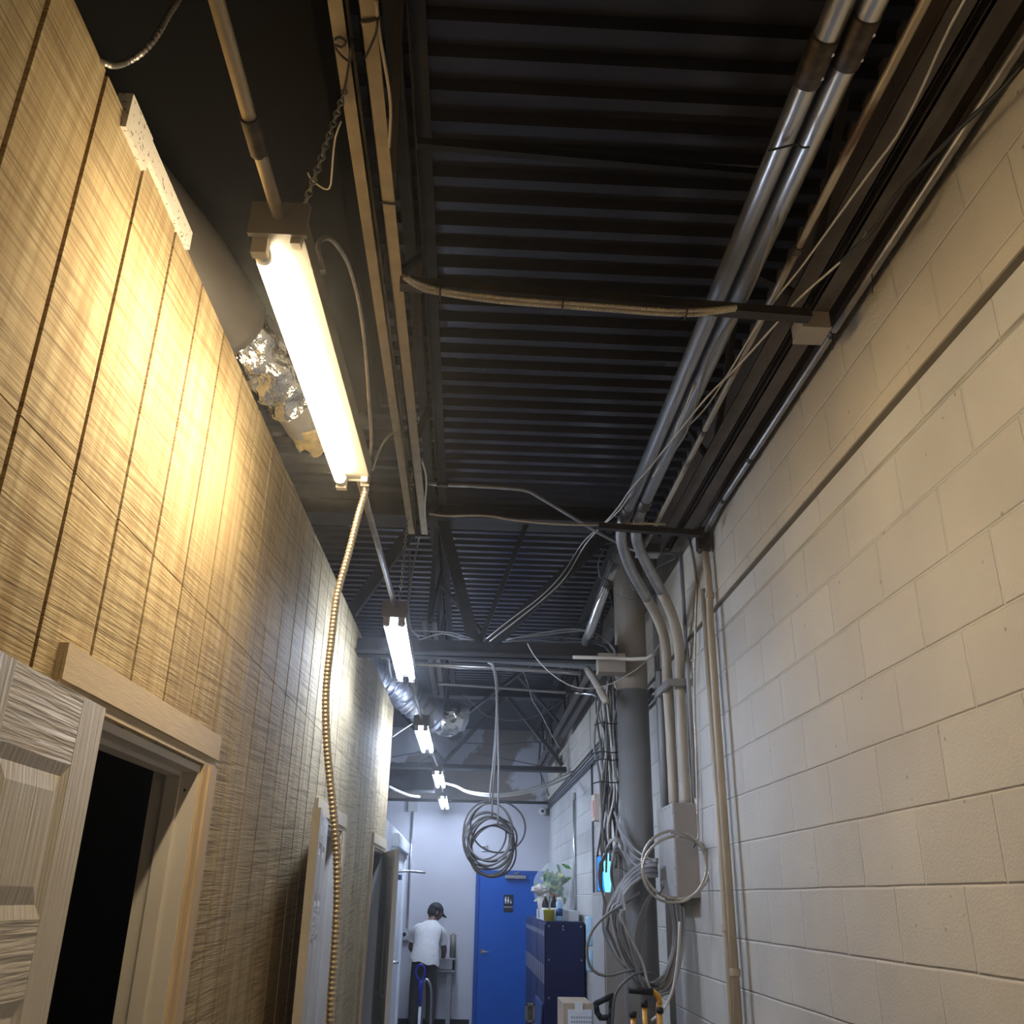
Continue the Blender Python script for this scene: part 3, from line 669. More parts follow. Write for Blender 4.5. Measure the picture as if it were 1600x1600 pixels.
# long draped cables
cable('black_cable', [PX(1610, 88, 1.18), PX(1560, 145, 1.16), PX(1500, 200, 1.14), PX(1440, 262, 1.12), PX(1400, 305, 1.10), PX(1372, 350, 1.08), PX(1350, 375, 1.06), PX(1310, 412, 1.04)], .006, 'black_cable', 'black cable crossing the wall conduit at the top right')
cable('white_cable', [PX(1352, 360, 1.09)]+[PZ(x_, y_, 3.42) for x_, y_ in ((1348, 375), (1310, 412), (1250, 465), (1200, 520), (1150, 575), (1105, 620), (1060, 675), (1020, 725), (985, 765), (960, 800))]+[PY(x_, y_, YG-.45) for x_, y_ in ((915, 850), (885, 900), (850, 935), (800, 975), (765, 1002))], .0036, 'white_cable', 'lower of two long white cables draped from the upper wall to the girder', step=.05)
cable('white_cable', [PZ(x_, y_, 3.44) for x_, y_ in ((1530, -40), (1485, 40), (1455, 105), (1430, 160), (1400, 215), (1370, 255), (1330, 310), (1290, 365), (1250, 420), (1210, 470), (1170, 530), (1140, 580), (1100, 640), (1050, 690), (1010, 735), (985, 772), (960, 805))]+[PY(x_, y_, YG-.42) for x_, y_ in ((912, 846), (880, 895), (845, 932), (795, 970), (760, 998))], .0032, 'white_cable', 'upper of two long white cables draped along the big conduits', step=.05)
cable('copper_wire', [PZ(x_, y_, zp-.02) for x_, y_ in ((1085, 600), (1070, 640), (1060, 660), (1045, 705), (1020, 745))], .005, 'rusty_conduit', 'copper coloured wire between the two large conduits')

# ------------------------------------------------------------ column
ct = thing('round_column', (1.04, 5.85, 0), 'big round steel column, grey below and beige above, with cables bundled on its left', 'column')
zpaint = 2.93
MB().lathe((1.04, 5.85, 0), [(.102, 0), (.102, zpaint)], 40).build('shaft', 'column_grey', ct)
MB().lathe((1.04, 5.85, 0), [(.102, zpaint), (.102, ZD-.13)], 40).build('shaft', 'column_beige', ct)
p0, p1 = PY(935, 1020, YG-.1), PY(966, 1050, YG-.1)
MB().box((p0.x, YG-.1, p1.z), (.96, YG+.02, p0.z)).build('bearing_plate', 'column_beige', ct)
conduit([PX(1022, 930, 1.20), V((1.20, PX(1022, 930, 1.20).y, 1.0))], .018, 'grey_conduit', 'blue grey pipe tight behind the right side of the round column')
# conduits and bars by the girder end
conduit([PY(895, 1027, YG-.2), PY(950, 1028, YG-.2), PY(985, 1030, YG-.3), PY(1010, 1029, YG-.4), PY(1022, 1022, YG-.45)], .012, 'beige_conduit', 'beige conduit stub crossing in front of the column head')
conduit([PY(628, 1036, YG+.3), PY(780, 1044, YG+.3), PY(880, 1050, YG+.3), PY(908, 1052, YG+.3)], .014, 'galv', 'shiny horizontal conduit under the first girder catching blue light', n=12)
conduit([PY(690, 1041, YG+.32), PY(770, 1045, YG+.32), PY(820, 1048, YG+.32)], .009, 'galv', 'second thinner shiny tube along the underside of the first girder', n=10)
conduit(spline([PY(918, 1046, YG+.25), PY(922, 1052, YG+.2), PY(932, 1068, YG+.1), PY(945, 1092, YG), PY(948, 1096, YG)], .03), .024, 'beige_conduit', 'grey conduit elbow coming down from the girder left of the column')
conduit(spline([PY(685, 1068, 6.9), PY(760, 1073, 6.9), PY(840, 1079, 6.9), PY(905, 1083, 6.9), PY(925, 1084, 6.7), PY(934, 1090, 6.4), PY(938, 1100, 6.3)], .04), .012, 'galv', 'long thin shiny conduit crossing the corridor beyond the first girder', coup=[PY(890, 1082, 6.9)])
# loose thin wires up there
for pts, m_, r_, lb in (
    (((824, 1005), (835, 1025), (858, 1050), (888, 1070), (915, 1076), (945, 1072), (975, 1058), (1010, 1033), (1050, 980), (1090, 930)), 'white_cable', .0035, 'thin white wire sagging below the first girder and rising to the block wall'),
    (((815, 1042), (825, 1070), (832, 1095), (845, 1115), (860, 1145), (875, 1170)), 'white_cable', .003, 'thin white wire falling from the girder towards the far right joist'),
    (((724, 1085), (745, 1105), (760, 1118), (800, 1126), (840, 1118), (880, 1095)), 'grey_cable', .003, 'thin grey wire swag in the middle bay'),):
    cable('loose_wire', [PY(x_, y_, YG-.15 if i_ < 9 else YG-.8) if lb.startswith('thin white wire sag') else PY(x_, y_, 7.2) for i_, (x_, y_) in enumerate(pts)], r_, m_, lb, 'wire', n=6, step=.06)
for k, (pts, Y_) in enumerate((
    (((790, 1000), (840, 990), (880, 984), (910, 984), (940, 995), (960, 1015), (962, 1030)), YG-.1),
    (((785, 1003), (830, 1000), (870, 1003), (910, 1003), (945, 1010), (958, 1030)), YG-.08),
    (((800, 998), (850, 992), (890, 987), (925, 987), (950, 1003), (962, 1025)), YG-.05),
    (((780, 1000), (820, 1004), (860, 1005), (930, 1006), (955, 1015)), YG+.05),
    (((790, 1003), (830, 996), (890, 997), (935, 1003), (961, 1012)), YG))):
    cable('girder_cable', [PY(x_, y_, Y_) for x_, y_ in pts], .006, ('grey_cable', 'dark_cable', 'grey_cable')[k % 3], 'grey cable lying on the first girder and running right to the column', 'cable', 'cables lying on the first girder', n=7, step=.05)
for k, pts in enumerate((((640, 860), (640, 900), (638, 940), (640, 975), (648, 990), (665, 995)), ((655, 1000), (690, 990), (720, 997), (740, 1000)), ((645, 985), (700, 988), (735, 997)))):
    cable('girder_cable', [PY(x_, y_, YG-.12) for x_, y_ in pts], .005, 'grey_cable', 'grey cable resting on the left part of the first girder', 'cable', 'cables on the left part of the girder', n=7)
cable('thin_cable', [PZ(655, 838, ZJ)]+[PY(x_, y_, YG-.3) for x_, y_ in ((652, 855), (645, 890), (640, 930), (639, 960), (643, 985), (655, 996))], .005, 'grey_cable', 'grey cable looping down from the end of the tan joist chord to the girder')
for k, pts in enumerate((((945, 855), (935, 880), (940, 905), (955, 870)), ((955, 870), (935, 930), (936, 935), (965, 860)), ((963, 930), (985, 938), (1001, 934), (1000, 915)), ((985, 910), (990, 922), (1002, 920)))):
    cable('loose_wire', [PY(x_, y_, 5.15) for x_, y_ in pts], .004, 'grey_cable', 'loose grey wire loop around the short shiny conduit beside the column', 'wire', 'wire loops by the column head', n=6)
cable('loose_wire', [PX(x_, y_, 1.2) for x_, y_ in ((1010, 900), (1030, 885), (1055, 872), (1050, 865), (1028, 865))], .004, 'grey_cable', 'grey wire from the junction box cover bending back at the wall', 'wire')
cable('loose_wire', [PZ(x_, y_, 3.5) for x_, y_ in ((1000, 845), (1002, 825), (1012, 812))], .004, 'grey_cable', 'short grey wire curling up from the junction box', 'wire')

# ------------------------------------------------------------ cable bundles left of the column
rb = random.Random(3)
for k in range(22):
    x0 = 936+k*1.5; Yk = 5.93+.014*(k % 6); pts = []
    ph = rb.uniform(0, 6)
    ys = [1052+rb.uniform(-4, 30), 1090, 1130, 1170, 1210, 1250, 1290, 1325+rb.uniform(-10, 40)]
    for j, yy in enumerate(ys):
        top = (956 + (k-8)*1.0) if j == 0 else 0
        xx = x0+5.0*math.sin(ph+j*1.1)+rb.uniform(-3, 3)+(yy-1130)*.012
        if j == 0: xx = 950+(k-11)*1.0
        pts.append(PY(xx, yy, Yk))
    cable('bundled_cable', pts, .0062 if k % 3 else .0075, ('grey_cable', 'dark_cable', 'white_cable', 'grey_cable', 'grey_conduit')[k % 5], 'grey cable strapped vertically in the bundle left of the column', 'cable', 'cables strapped left of the column', n=7, step=.05)
for k, yy in enumerate((1130, 1175, 1187, 1222)):
    tag(MB().tube(spline([PY(928-k % 2*4, yy+3, 5.86), PY(940, yy-1, 5.84), PY(955, yy+1, 5.83), PY(968, yy, 5.86)], .03), .004, 6).build('cable_tie', 'black_cable'), 'black strap around the cable bundle left of the column', 'cable tie', 'straps on the cable bundle')
cable('dark_cable', [PY(x_, y_, 5.8) for x_, y_ in ((941, 1075), (936, 1095), (935, 1115), (939, 1130), (945, 1140))], .005, 'dark_cable', 'dark cable bowing out to the left at the top of the bundle')
# hank of cable tied under the bundle
hank_t = thing('cable_hank', PY(963, 1300, 5.7), 'long narrow hank of cable tied below the bundle left of the column', 'cable hank')
for k in range(7):
    a_ = 8+k*1.1; cx, cy = 963+k*.6, 1357+k*1.0
    pts = [PY(cx+a_*math.cos(t)*.85, cy+(36-k*1.2)*math.sin(t), 5.70-.006*k) for t in [2*math.pi*j/24 for j in range(25)]]
    cable('cable_turn', pts, .0055, ('grey_cable', 'grey_conduit', 'dark_cable')[k % 3], None, n=7, step=.05, parent=hank_t)
for k in range(4):
    pts = [PY(946+k*1.5, 1330-k*3, 5.66), PY(953, 1318-k*2, 5.62), PY(962, 1309+k*1.4, 5.6), PY(970, 1313+k*2, 5.62), PY(973, 1322+k*2, 5.66)]
    cable('wrapped_cable', pts, .0055, 'white_cable' if k % 2 else 'grey_conduit', None, n=7, parent=hank_t)
for k in range(4):
    cable('hank_tail', [PY(950+k*1, 1325, 5.7), PY(941-k*1.5, 1350, 5.72), PY(940-k, 1385, 5.74), PY(944+k, 1410, 5.75), PY(942+k*2, 1450, 5.72), PY(955+k*4, 1485, 5.6), PY(978+k*5, 1512, 5.5)], .0055, ('dark_cable', 'grey_cable')[k % 2], 'dark cable trailing from the hank down in front of the grey cabinet', 'cable', 'cables trailing in front of the cabinet', n=7, step=.05)
# cables leaving the box on the left, looping round below it and coming back up
rl = random.Random(11)
for k in range(11):
    j = k*1.0
    st_ = (1027, 1343+k*2.6)
    bx_ = 930+k*5.2+rl.uniform(-9, 9); by_ = 1440+rl.uniform(-25, 20)
    Y_ = 5.56-.028*k
    pts = [PY(*st_, 5.45), PY(1005-k*.5, 1346+k*2.6, Y_+.02), PY(978-k*.3, 1368+k*3, Y_), PY(958+k*2, 1402+k*2, Y_), PY((bx_+955)/2+4, by_, Y_), PY(960+k*4+rl.uniform(-5, 5), 1490+k*1+rl.uniform(-8, 8), Y_-.02), PY(990+k*2.6, 1522+k*3+rl.uniform(-7, 7), Y_-.05), PY(1022+k*2.5, 1536+k*1.5, 5.30), PY(1045+k*1.8, 1505+rl.uniform(-8, 8), 5.33), PY(1053+k*1.6, 1455, 5.36), PY(1046+k*2.2, 1405, 5.40)]
    cable('looped_cable', pts, .0078, ('grey_cable', 'grey_conduit', 'dark_cable')[k % 3], 'heavy grey cable looping out of the wireway box side and back under it', 'cable', 'heavy loops below the wireway box', n=8, step=.05)
for k in range(4):
    cable('hanging_cable', [PY(1022-k*2, 1392+k*2, 5.45), PY(1012-k*2, 1415, 5.45), PY(1004-k*3, 1450, 5.45), PY(1000-k*2, 1490, 5.42), PY(1003+k*3, 1525, 5.4)], .006, 'grey_cable', 'thinner grey cable hanging straight in front of the column below the box', 'cable', 'cables hanging in front of the column', n=7)
for k in range(3):
    cable('drop_cable', [PY(960+k*3, 1268+k*12, 5.75), PY(972+k*2, 1300+k*10, 5.7), PY(990, 1325+k*12, 5.6), PY(1008, 1338+k*9, 5.5), PY(1025, 1350+k*6-2, 5.48)], .0065, 'grey_conduit', 'grey cable running from the bundle across the column into the box side', 'cable', 'cables from the bundle into the box', n=7)
cable('stray_loop', [PY(x_, y_, 5.35) for x_, y_ in ((1000, 1395), (975, 1412), (945, 1432), (925, 1455), (917, 1483), (921, 1508), (935, 1522), (955, 1524), (975, 1518), (990, 1516))], .0075, 'grey_cable', 'single grey cable making the wide loop that hangs farthest to the left')
cable('stray_loop', [PY(x_, y_, 5.25) for x_, y_ in ((1023, 1523), (1005, 1519), (990, 1523), (972, 1538), (961, 1556), (958, 1580), (956, 1610), (955, 1650))], .007, 'dark_cable', 'dark cable arching over and falling out of the bottom of the picture')
cable('stray_loop', [PY(x_, y_, 5.15) for x_, y_ in ((1062, 1440), (1060, 1480), (1056, 1520), (1050, 1550), (1042, 1568), (1033, 1582), (1018, 1595))], .007, 'white_cable', 'pale cable crossing the loops and reaching the yellow cart handle')
# flat cable and thin dark wires on the wall
cable('wall_wire', [PX(x_, y_, 1.25) for x_, y_ in ((1075, 822), (1088, 840), (1094, 870), (1098, 900), (1108, 915))], .003, 'grey_cable', 'thin wire looping on the upper block wall beside the elbow fitting', 'wire')
conduit([V((1.235, PX(1072, 1000, 1.235).y, 3.6)), V((1.235, PX(1072, 1000, 1.235).y, 2.2))], .013, 'grey_conduit', 'thin grey pipe on the wall between the box drops and the armored cable')
sb = thing('strut_bracket', PX(1070, 1068, 1.2), 'strut bracket clamping the conduit drops above the box', 'bracket')
zbr = PY(1060, 1075, 5.3).z
MB().box((1.12, 5.14, zbr-.02), (1.14, 5.55, zbr+.02)).build('strut', 'galv_dull', sb); MB().box((1.14, 5.14, zbr-.02), (XW, 5.17, zbr+.02)).build('arm', 'galv_dull', sb)

# ------------------------------------------------------------ hanging coil in the middle of the corridor
YC = 6.0
coil_t = thing('cable_coil', PY(770, 1036, YG-.1), 'big coil of grey cable hanging from the first girder in mid corridor', 'cable coil')
def circ(cx, cy, rx, ry, a0, a1, Y_, n=30, rot=0, dy=.0):
    out = []
    for k in range(n+1):
        t = math.radians(a0+(a1-a0)*k/n); u = rx*math.cos(t); v = ry*math.sin(t); c_, s_ = math.cos(rot), math.sin(rot)
        out.append(PY(cx+u*c_-v*s_, cy+u*s_+v*c_, Y_+dy*k/n))
    return out
coils = [((762, 1302, 38, 50), 0), ((765, 1300, 36, 45), .1), ((778, 1292, 43, 40), .2), ((766, 1322, 35, 47), -.1), ((768, 1325, 34, 46), 0), ((770, 1318, 33, 40), .15), ((760, 1312, 36, 42), .2), ((763, 1318, 37, 41), .3), ((771, 1330, 35, 40), -.2), ((757, 1306, 33, 38), .4), ((769, 1328, 32, 42), .5), ((770, 1312, 38, 34), -.3)]
for k, ((cx, cy, rx, ry), rot) in enumerate(coils):
    lb = g_ = None
    cable('cable_turn', circ(cx, cy, rx, ry, 0, 360, YC-.05+.012*k, rot=rot), .0055, ('grey_cable', 'grey_conduit', 'dark_cable')[k % 3], lb, 'cable', g_, n=7, step=.05, parent=coil_t)
for k, (xt, xb_, yb_) in enumerate(((770, 766, 1255), (772, 769, 1275), (777, 778, 1287))):
    cable('drop_cable', [PY(763+k*2, 1036, YG-.1), PY(769+k, 1040, YG-.12), PY(774+k, 1060, YG), PY(776+k*.5, 1100, YC-.1), PY(775+k*2-1, 1150, YC), PY(xt+k, 1200, YC), PY(xb_, yb_-20, YC-.06), PY(xb_, yb_, YC-.06)], .006, ('grey_conduit', 'grey_cable', 'grey_conduit')[k], 'grey cable hanging from the first girder down to the mid corridor coil', 'cable', None, n=7, step=.06, parent=coil_t)
cable('cable_end', [PY(778, 1288, YC-.08), PY(790, 1296, YC-.1), PY(803, 1304, YC-.12)], .007, 'dark_cable', None, parent=coil_t)
for k in range(2):
    cable('white_cable', [V((LX[3][1]+.03, 11.30, 2.94)), PY(712, 1228+k*1, 11), PY(730, 1236+k*2, 10.6), PY(755, 1240+k*3.5, 10.2), PY(780, 1241+k*3.5, 9.9), PY(810, 1237+k*4, 9.9), PY(840, 1229+k*5, 10.2), PY(860, 1222+k*5, 10.6), PX(895, 1205+k*6, 1.25)], .011, 'white_cable', ('upper' if k == 0 else 'lower')+' white cable swagging from the fourth light across to the right wall', step=.1)

# ------------------------------------------------------------ things on top of the plywood wall
def ribduct(pts, r, m, name, par, pitch=.05, amp=.05, n=20):
    q = resample(spline(pts, .02), pitch/4); rr = random.Random(5)
    return MB().tube(q, r, n, rf=lambda i, p: r*(1, 1-amp, 1-2*amp, 1-amp)[i % 4]*(1+.03*math.sin(i*.9))).build(name, m, par)
def crumple(o, amp, sc):
    me = o.data
    for v in me.vertices: v.co += noise.noise_vector(v.co*sc)*amp
fl = thing('flex_duct', WL(2.9, -.1, 3.3), 'flexible duct end over the plywood wall, crumpled foil with yellow insulation sticking out', 'duct')
dpts = [V((-2.2, .6, 3.56)), V((-1.6, 1.05, 3.50)), V((-1.15, 1.6, 3.44)), V((-.93, 2.15, 3.41)), V((-.84, 2.55, 3.40))]
MB().tube(spline(dpts, .03), .135, 28).build('sleeve', 'duct_grey', fl)
def crumpled_sleeve(name, pts, r, m, amp, sc, par, n=36, flat=True):
    o = MB().tube(spline(pts, .012), r, n, caps=False).build(name, m, par); crumple(o, amp, sc)
    if flat:
        for p in o.data.polygons: p.use_smooth = False
    return o
crumpled_sleeve('foil_wrap', [V((-.85, 2.50, 3.40)), V((-.76, 2.70, 3.37)), V((-.69, 2.90, 3.34))], .105, 'foil', .028, 14, fl)
crumpled_sleeve('foil_wrap', [V((-.85, 2.50, 3.40)), V((-.77, 2.70, 3.37)), V((-.70, 2.90, 3.34))], .09, 'foil', .02, 17, fl)
crumpled_sleeve('taped_collar', [V((-.69, 2.88, 3.34)), V((-.665, 3.00, 3.33)), V((-.655, 3.08, 3.33))], .085, 'duct_tape', .008, 9, fl)
ins = MB().tube([V((-.655, 3.02, 3.33)), V((-.645, 3.14, 3.33)), V((-.64, 3.18, 3.33))], .1, 40, rf=lambda i, p: (.08, .088, .09)[i]).build('insulation_batt', 'insulation', fl)
md = ins.modifiers.new('s', 'SUBSURF'); md.subdivision_type = 'SIMPLE'; md.levels = md.render_levels = 3
for v in ins.data.vertices:
    if v.co.y > 3.13: v.co.y += noise.noise(v.co*30)*.09
crumple(ins, .012, 20)
tl = thing('foam_strip', WL(1.5, 0, 3.25), 'pale speckled strip of ceiling tile standing on the top edge of the plywood', 'tile')
tb = MB()
for s0, s1, z0, z1 in ((1.53, 1.66, 3.20, 3.296), (1.66, 1.98, 3.235, 3.29)): wallbox(tb, s0, s1, z0, z1, -.02, .012)
tb.build('strip', 'foam_tile', tl)
bd_ = thing('air_duct', (-1.5, 0, 3.72), 'large dark rectangular duct under the deck, left of the nearest light', 'duct')
MB().box((-3.0, -2.8, 3.74), (-.46, 1.0, 4.10), .01).build('duct_section', 'dark_duct_paint', bd_)
MB().box((-3.0, 1.02, 3.74), (-.46, 3.75, 4.10), .01).build('duct_section', 'dark_duct_paint', bd_)
MB().box((-3.02, 1.0, 3.73), (-.44, 1.02, 4.11)).build('flange', 'dark_duct_paint', bd_)
# far silver duct
d2 = thing('wrapped_duct', (-.6, 7.0, 3.4), 'silver jacketed flexible duct hanging beyond the plywood wall, with a crumpled joint', 'duct')
q2 = [V((-2.2, 7.3, 3.80)), PY(600, 1060, 8.2), PY(632, 1085, 8.4), PY(662, 1108, 8.5), PY(684, 1122, 8.6)]
ribduct(q2, .15, 'duct_jacket', 'jacket', d2, .035, .02, 24)
crumpled_sleeve('taped_joint', [PY(680, 1118, 8.6), PY(694, 1122, 8.65), PY(708, 1122, 8.7)], .17, 'foil', .03, 11, d2, 30)
crumpled_sleeve('jacket_end', [PY(700, 1122, 8.7), PY(716, 1118, 8.8)], .14, 'duct_jacket', .03, 10, d2)
armored('duct_strap', [PY(575, 1030, 6.2), PY(590, 1022, 6.2), PY(600, 1024, 6.2), PY(607, 1030, 6.4), PY(609, 1045, 7.2), PY(612, 1060, 8.1)], .01, 'galv_dull', 'strap of cable over the top of the plywood beside the second light', .012)
cable('thin_cable', [PX(x_, y_, -.68) if 0 else PY(x_, y_, 8.4) for x_, y_ in ((612, 1152), (628, 1141), (645, 1130))], .006, 'white_cable', 'white cable rising from the plywood wall end to the third light')
# dark duct and bulkhead hanging at the far left over the widened bay
dk = thing('dark_duct', (-1.2, 12.5, 3.0), 'dark oval duct and box under the deck at the far left', 'duct')
MB().tube(spline([V((-2.6, 11.6, 3.12)), V((-1.6, 12.2, 3.12)), V((-1.0, 12.7, 3.14)), V((-.75, 12.9, 3.16))], .05), .17, 20).build('sleeve', 'dark_steel', dk)
MB().box((-.85, 12.75, 3.0), (-.45, 13.1, 3.36), .01).build('box', 'dark_steel', dk)
cable('white_cable', [PY(606, 1228, 10), PY(622, 1236, 10.3), PY(640, 1243, 10.6), PY(655, 1245, 11)], .014, 'white_cable', 'white cable drooping below the dark duct at the far left')
for k, pts in enumerate((((610, 1196), (650, 1200), (700, 1203), (770, 1204), (850, 1197)), ((612, 1183), (640, 1178), (665, 1174)), ((612, 1190), (640, 1198), (672, 1182)), ((714, 1160), (780, 1163), (850, 1158)), ((744, 1178), (800, 1188), (845, 1197)))):
    cable('far_wire', [PY(x_, y_, 12.2) for x_, y_ in pts], .007, 'dark_cable', 'thin dark wire strung across in front of the upper back wall', 'wire', 'wires in front of the upper back wall', n=6, step=.15)
for k, pts in enumerate((((842, 1200), (846, 1215), (846, 1232)), ((842, 1200), (850, 1222), (858, 1244)))):
    cable('far_wire', [PY(x_, y_, 12.6) for x_, y_ in pts], .008, 'dark_cable', ('straight' if k == 0 else 'slanting')+' dark wire end hanging from the last right joist', 'wire', None, n=6)

# ------------------------------------------------------------ white framed door and its wall beyond the plywood
struct(MB().box((-1.2, 8.36, 0), (-.73, 11.62, 2.33)), 'wall_white', 'white_door')
w4 = thing('door_4', (-.72, 10, 0), None, None); w4['kind'] = 'structure'
MB().box((-.745, 9.72, 2.14), (-.665, 11.66, 2.27), .01).build('head_casing', 'white_door', w4)
MB().box((-.73, 11.45, 0), (-.69, 11.62, 2.14), .004).build('casing', 'white_door', w4)
MB().box((-.73, 9.75, 0), (-.69, 9.85, 2.14), .004).build('casing', 'white_door', w4)
MB().box((-.73, 9.87, .01), (-.715, 11.43, 2.12), .002).build('leaf', 'white_plastic', w4)
lz = PX(613, 1504, -.68)
MB().box((-.716, lz.y-.03, lz.z-.12), (-.708, lz.y+.03, lz.z+.1), .002).build('lock_plate', 'board_blue', w4)
MB().tube([V((-.71, lz.y, lz.z)), V((-.65, lz.y, lz.z)), V((-.64, lz.y+.05, lz.z)), V((-.64, lz.y+.16, lz.z-.01))], .014, 10).build('lever', 'chrome', w4)
MB().lathe((-.715, lz.y, lz.z+.14), [(.026, 0), (.026, .03), (.02, .035)], 14, 'x').build('deadbolt', 'chrome', w4)
cz = PX(622, 1362, -.70)
MB().tube([V((-.715, cz.y, cz.z)), V((-.60, cz.y+.1, cz.z+.01)), V((-.43, cz.y+.3, cz.z))], .012, 8).build('closer_arm', 'steel_bright', w4)
MB().box((-.72, cz.y-.15, cz.z-.08), (-.66, cz.y+.06, cz.z-.03), .006).build('closer_bracket', 'board_blue', w4)

# ------------------------------------------------------------ back wall things
d5 = thing('door_5', (.7, YB, 0), None, None); d5['kind'] = 'structure'
dl, dr = .168, 1.20
MB().box((dl, YB-.03, 0), (dl+.055, YB+.01, 2.07), .003).build('frame', 'blue_frame', d5)
MB().box((dr-.055, YB-.03, 0), (dr, YB+.01, 2.07), .003).build('frame', 'blue_frame', d5)
MB().box((dl, YB-.03, 2.015), (dr, YB+.01, 2.07), .003).build('frame', 'blue_frame', d5)
MB().box((dl+.058, YB-.018, .01), (dr-.058, YB+.01, 2.012), .002).build('leaf', 'door_blue', d5)
MB().box((.60, YB-.09, 1.955), (.91, YB-.02, 2.005), .006).build('closer', 'galv_dull', d5)
MB().bar((.80, YB-.06, 2.01), (.72, YB-.10, 2.03), .02, .01).bar((.72, YB-.10, 2.03), (.82, YB-.03, 2.045), .02, .01).build('closer_arm', 'galv_dull', d5)
MB().lathe((.290, YB-.02, .97), [(.032, -.008), (.032, 0)], 16, 'y').build('rose', 'chrome', d5)
MB().tube([V((.290, YB-.02, .97)), V((.290, YB-.07, .97)), V((.32, YB-.075, .97)), V((.385, YB-.075, .965))], .010, 8).build('lever', 'chrome', d5)
sg = thing('restroom_sign', (.65, YB-.02, 1.6), 'small black restroom sign with white figures on the blue door', 'sign')
MB().box((.590, YB-.026, 1.50), (.728, YB-.018, 1.735), .002).build('plate', 'sign_black', sg)
def figure(mb, x, dress, z=1.63, y=YB-.0265):
    mb.lathe((x, y, z+.068), [(.0085, -.001), (.0085, .001)], 12, 'y')
    if dress: mb.quad((x-.006, y, z+.055), (x+.006, y, z+.055), (x+.018, y, z+.012), (x-.018, y, z+.012)); mb.box((x-.008, y-.0005, z-.015), (x-.002, y+.0005, z+.012)); mb.box((x+.002, y-.0005, z-.015), (x+.008, y+.0005, z+.012))
    else: mb.box((x-.013, y-.0005, z+.015), (x+.013, y+.0005, z+.056)); mb.box((x-.008, y-.0005, z-.015), (x-.001, y+.0005, z+.015)); mb.box((x+.001, y-.0005, z-.015), (x+.008, y+.0005, z+.015))
mb = MB(); figure(mb, .617, False); figure(mb, .655, True); mb.build('figures', 'ink_white', sg)
mb = MB(); mb.lathe((.695, YB-.0265, 1.63), [(.012, -.0005), (.012, .0005)], 14, 'y'); mb.box((.690, YB-.027, 1.642), (.696, YB-.026, 1.672)); mb.build('wheelchair_symbol', 'ink_white', sg)
def text(s, size, loc, rot, m, name, par, ext=.0006):
    cu = bpy.data.curves.new(name, 'FONT'); cu.body = s; cu.size = size; cu.extrude = ext; cu.align_x = 'CENTER'; cu.align_y = 'CENTER'
    o = bpy.data.objects.new(name, cu); C.objects.link(o); dg = bpy.context.evaluated_depsgraph_get(); me = bpy.data.meshes.new_from_object(o.evaluated_get(dg)); bpy.data.objects.remove(o)
    me.materials.append(MT[m]); o = bpy.data.objects.new(name, me); C.objects.link(o)
    T = Matrix.Translation(V(loc)) @ rot
    me.transform(T); o.parent = par; o.matrix_parent_inverse = Matrix.Translation(-par.location) if par.type == 'EMPTY' else Matrix(); return o
RX = Matrix.Rotation(math.radians(90), 4, 'X')
text('RESTROOM', .026, (.659, YB-.0275, 1.565), RX, 'ink_white', 'lettering', sg)
mb = MB(); [mb.lathe((.645+.009*k, YB-.0265, 1.53+.006*(k % 2)), [(.002, -.0005), (.002, .0005)], 6, 'y') for k in range(4)]; mb.build('braille', 'ink_white', sg)
th = thing('thermostat', (.275, YB, 2.38), 'small white box on the back wall seen through the hanging coil', 'sensor')
MB().box((.235, YB-.03, 2.335), (.315, YB, 2.425), .006).build('body', 'white_plastic', th); MB().box((.25, YB-.033, 2.36), (.30, YB-.029, 2.405), .001).build('face', 'fixture_white', th)
cm = thing('security_camera', (1.15, YB-.1, 2.93), 'white round security camera high on the back wall by the right corner', 'camera')
MB().box((1.17, YB-.09, 2.86), (XW, YB, 2.96), .006).build('mount', 'box_grey', cm)
MB().lathe((1.145, YB-.19, 2.915), [(.03, -.03), (.055, -.02), (.06, .02), (.05, .07), (.03, .10)], 20, 'y').build('housing', 'white_plastic', cm)
MB().lathe((1.145, YB-.222, 2.912), [(.022, -.004), (.024, .004)], 16, 'y').build('lens', 'black_rubber', cm)
conduit([V((-.825, YB-.02, 2.90)), V((-.812, YB-.02, 1.25))], .016, 'galv', 'thin vertical conduit on the back wall ending at the outlet box')
rb_ = thing('relay_box', (-.86, YB, 2.95), 'small grey box at the top of the back wall conduit', 'electrical box')
MB().box((-.90, YB-.06, 2.88), (-.76, YB, 3.02), .004).build('body', 'box_grey', rb_)
ol = thing('outlet_box', (-.835, YB-.05, 1.18), 'grey outlet box with a round black socket behind the person', 'outlet')
MB().box((-.92, YB-.07, 1.10), (-.77, YB, 1.25), .006).build('box', 'box_grey', ol); MB().lathe((-.845, YB-.071, 1.18), [(.045, -.002), (.045, .004)], 20, 'y').build('rim', 'white_plastic', ol); MB().lathe((-.845, YB-.075, 1.18), [(.03, -.002), (.03, .004)], 20, 'y').build('socket', 'black_rubber', ol)

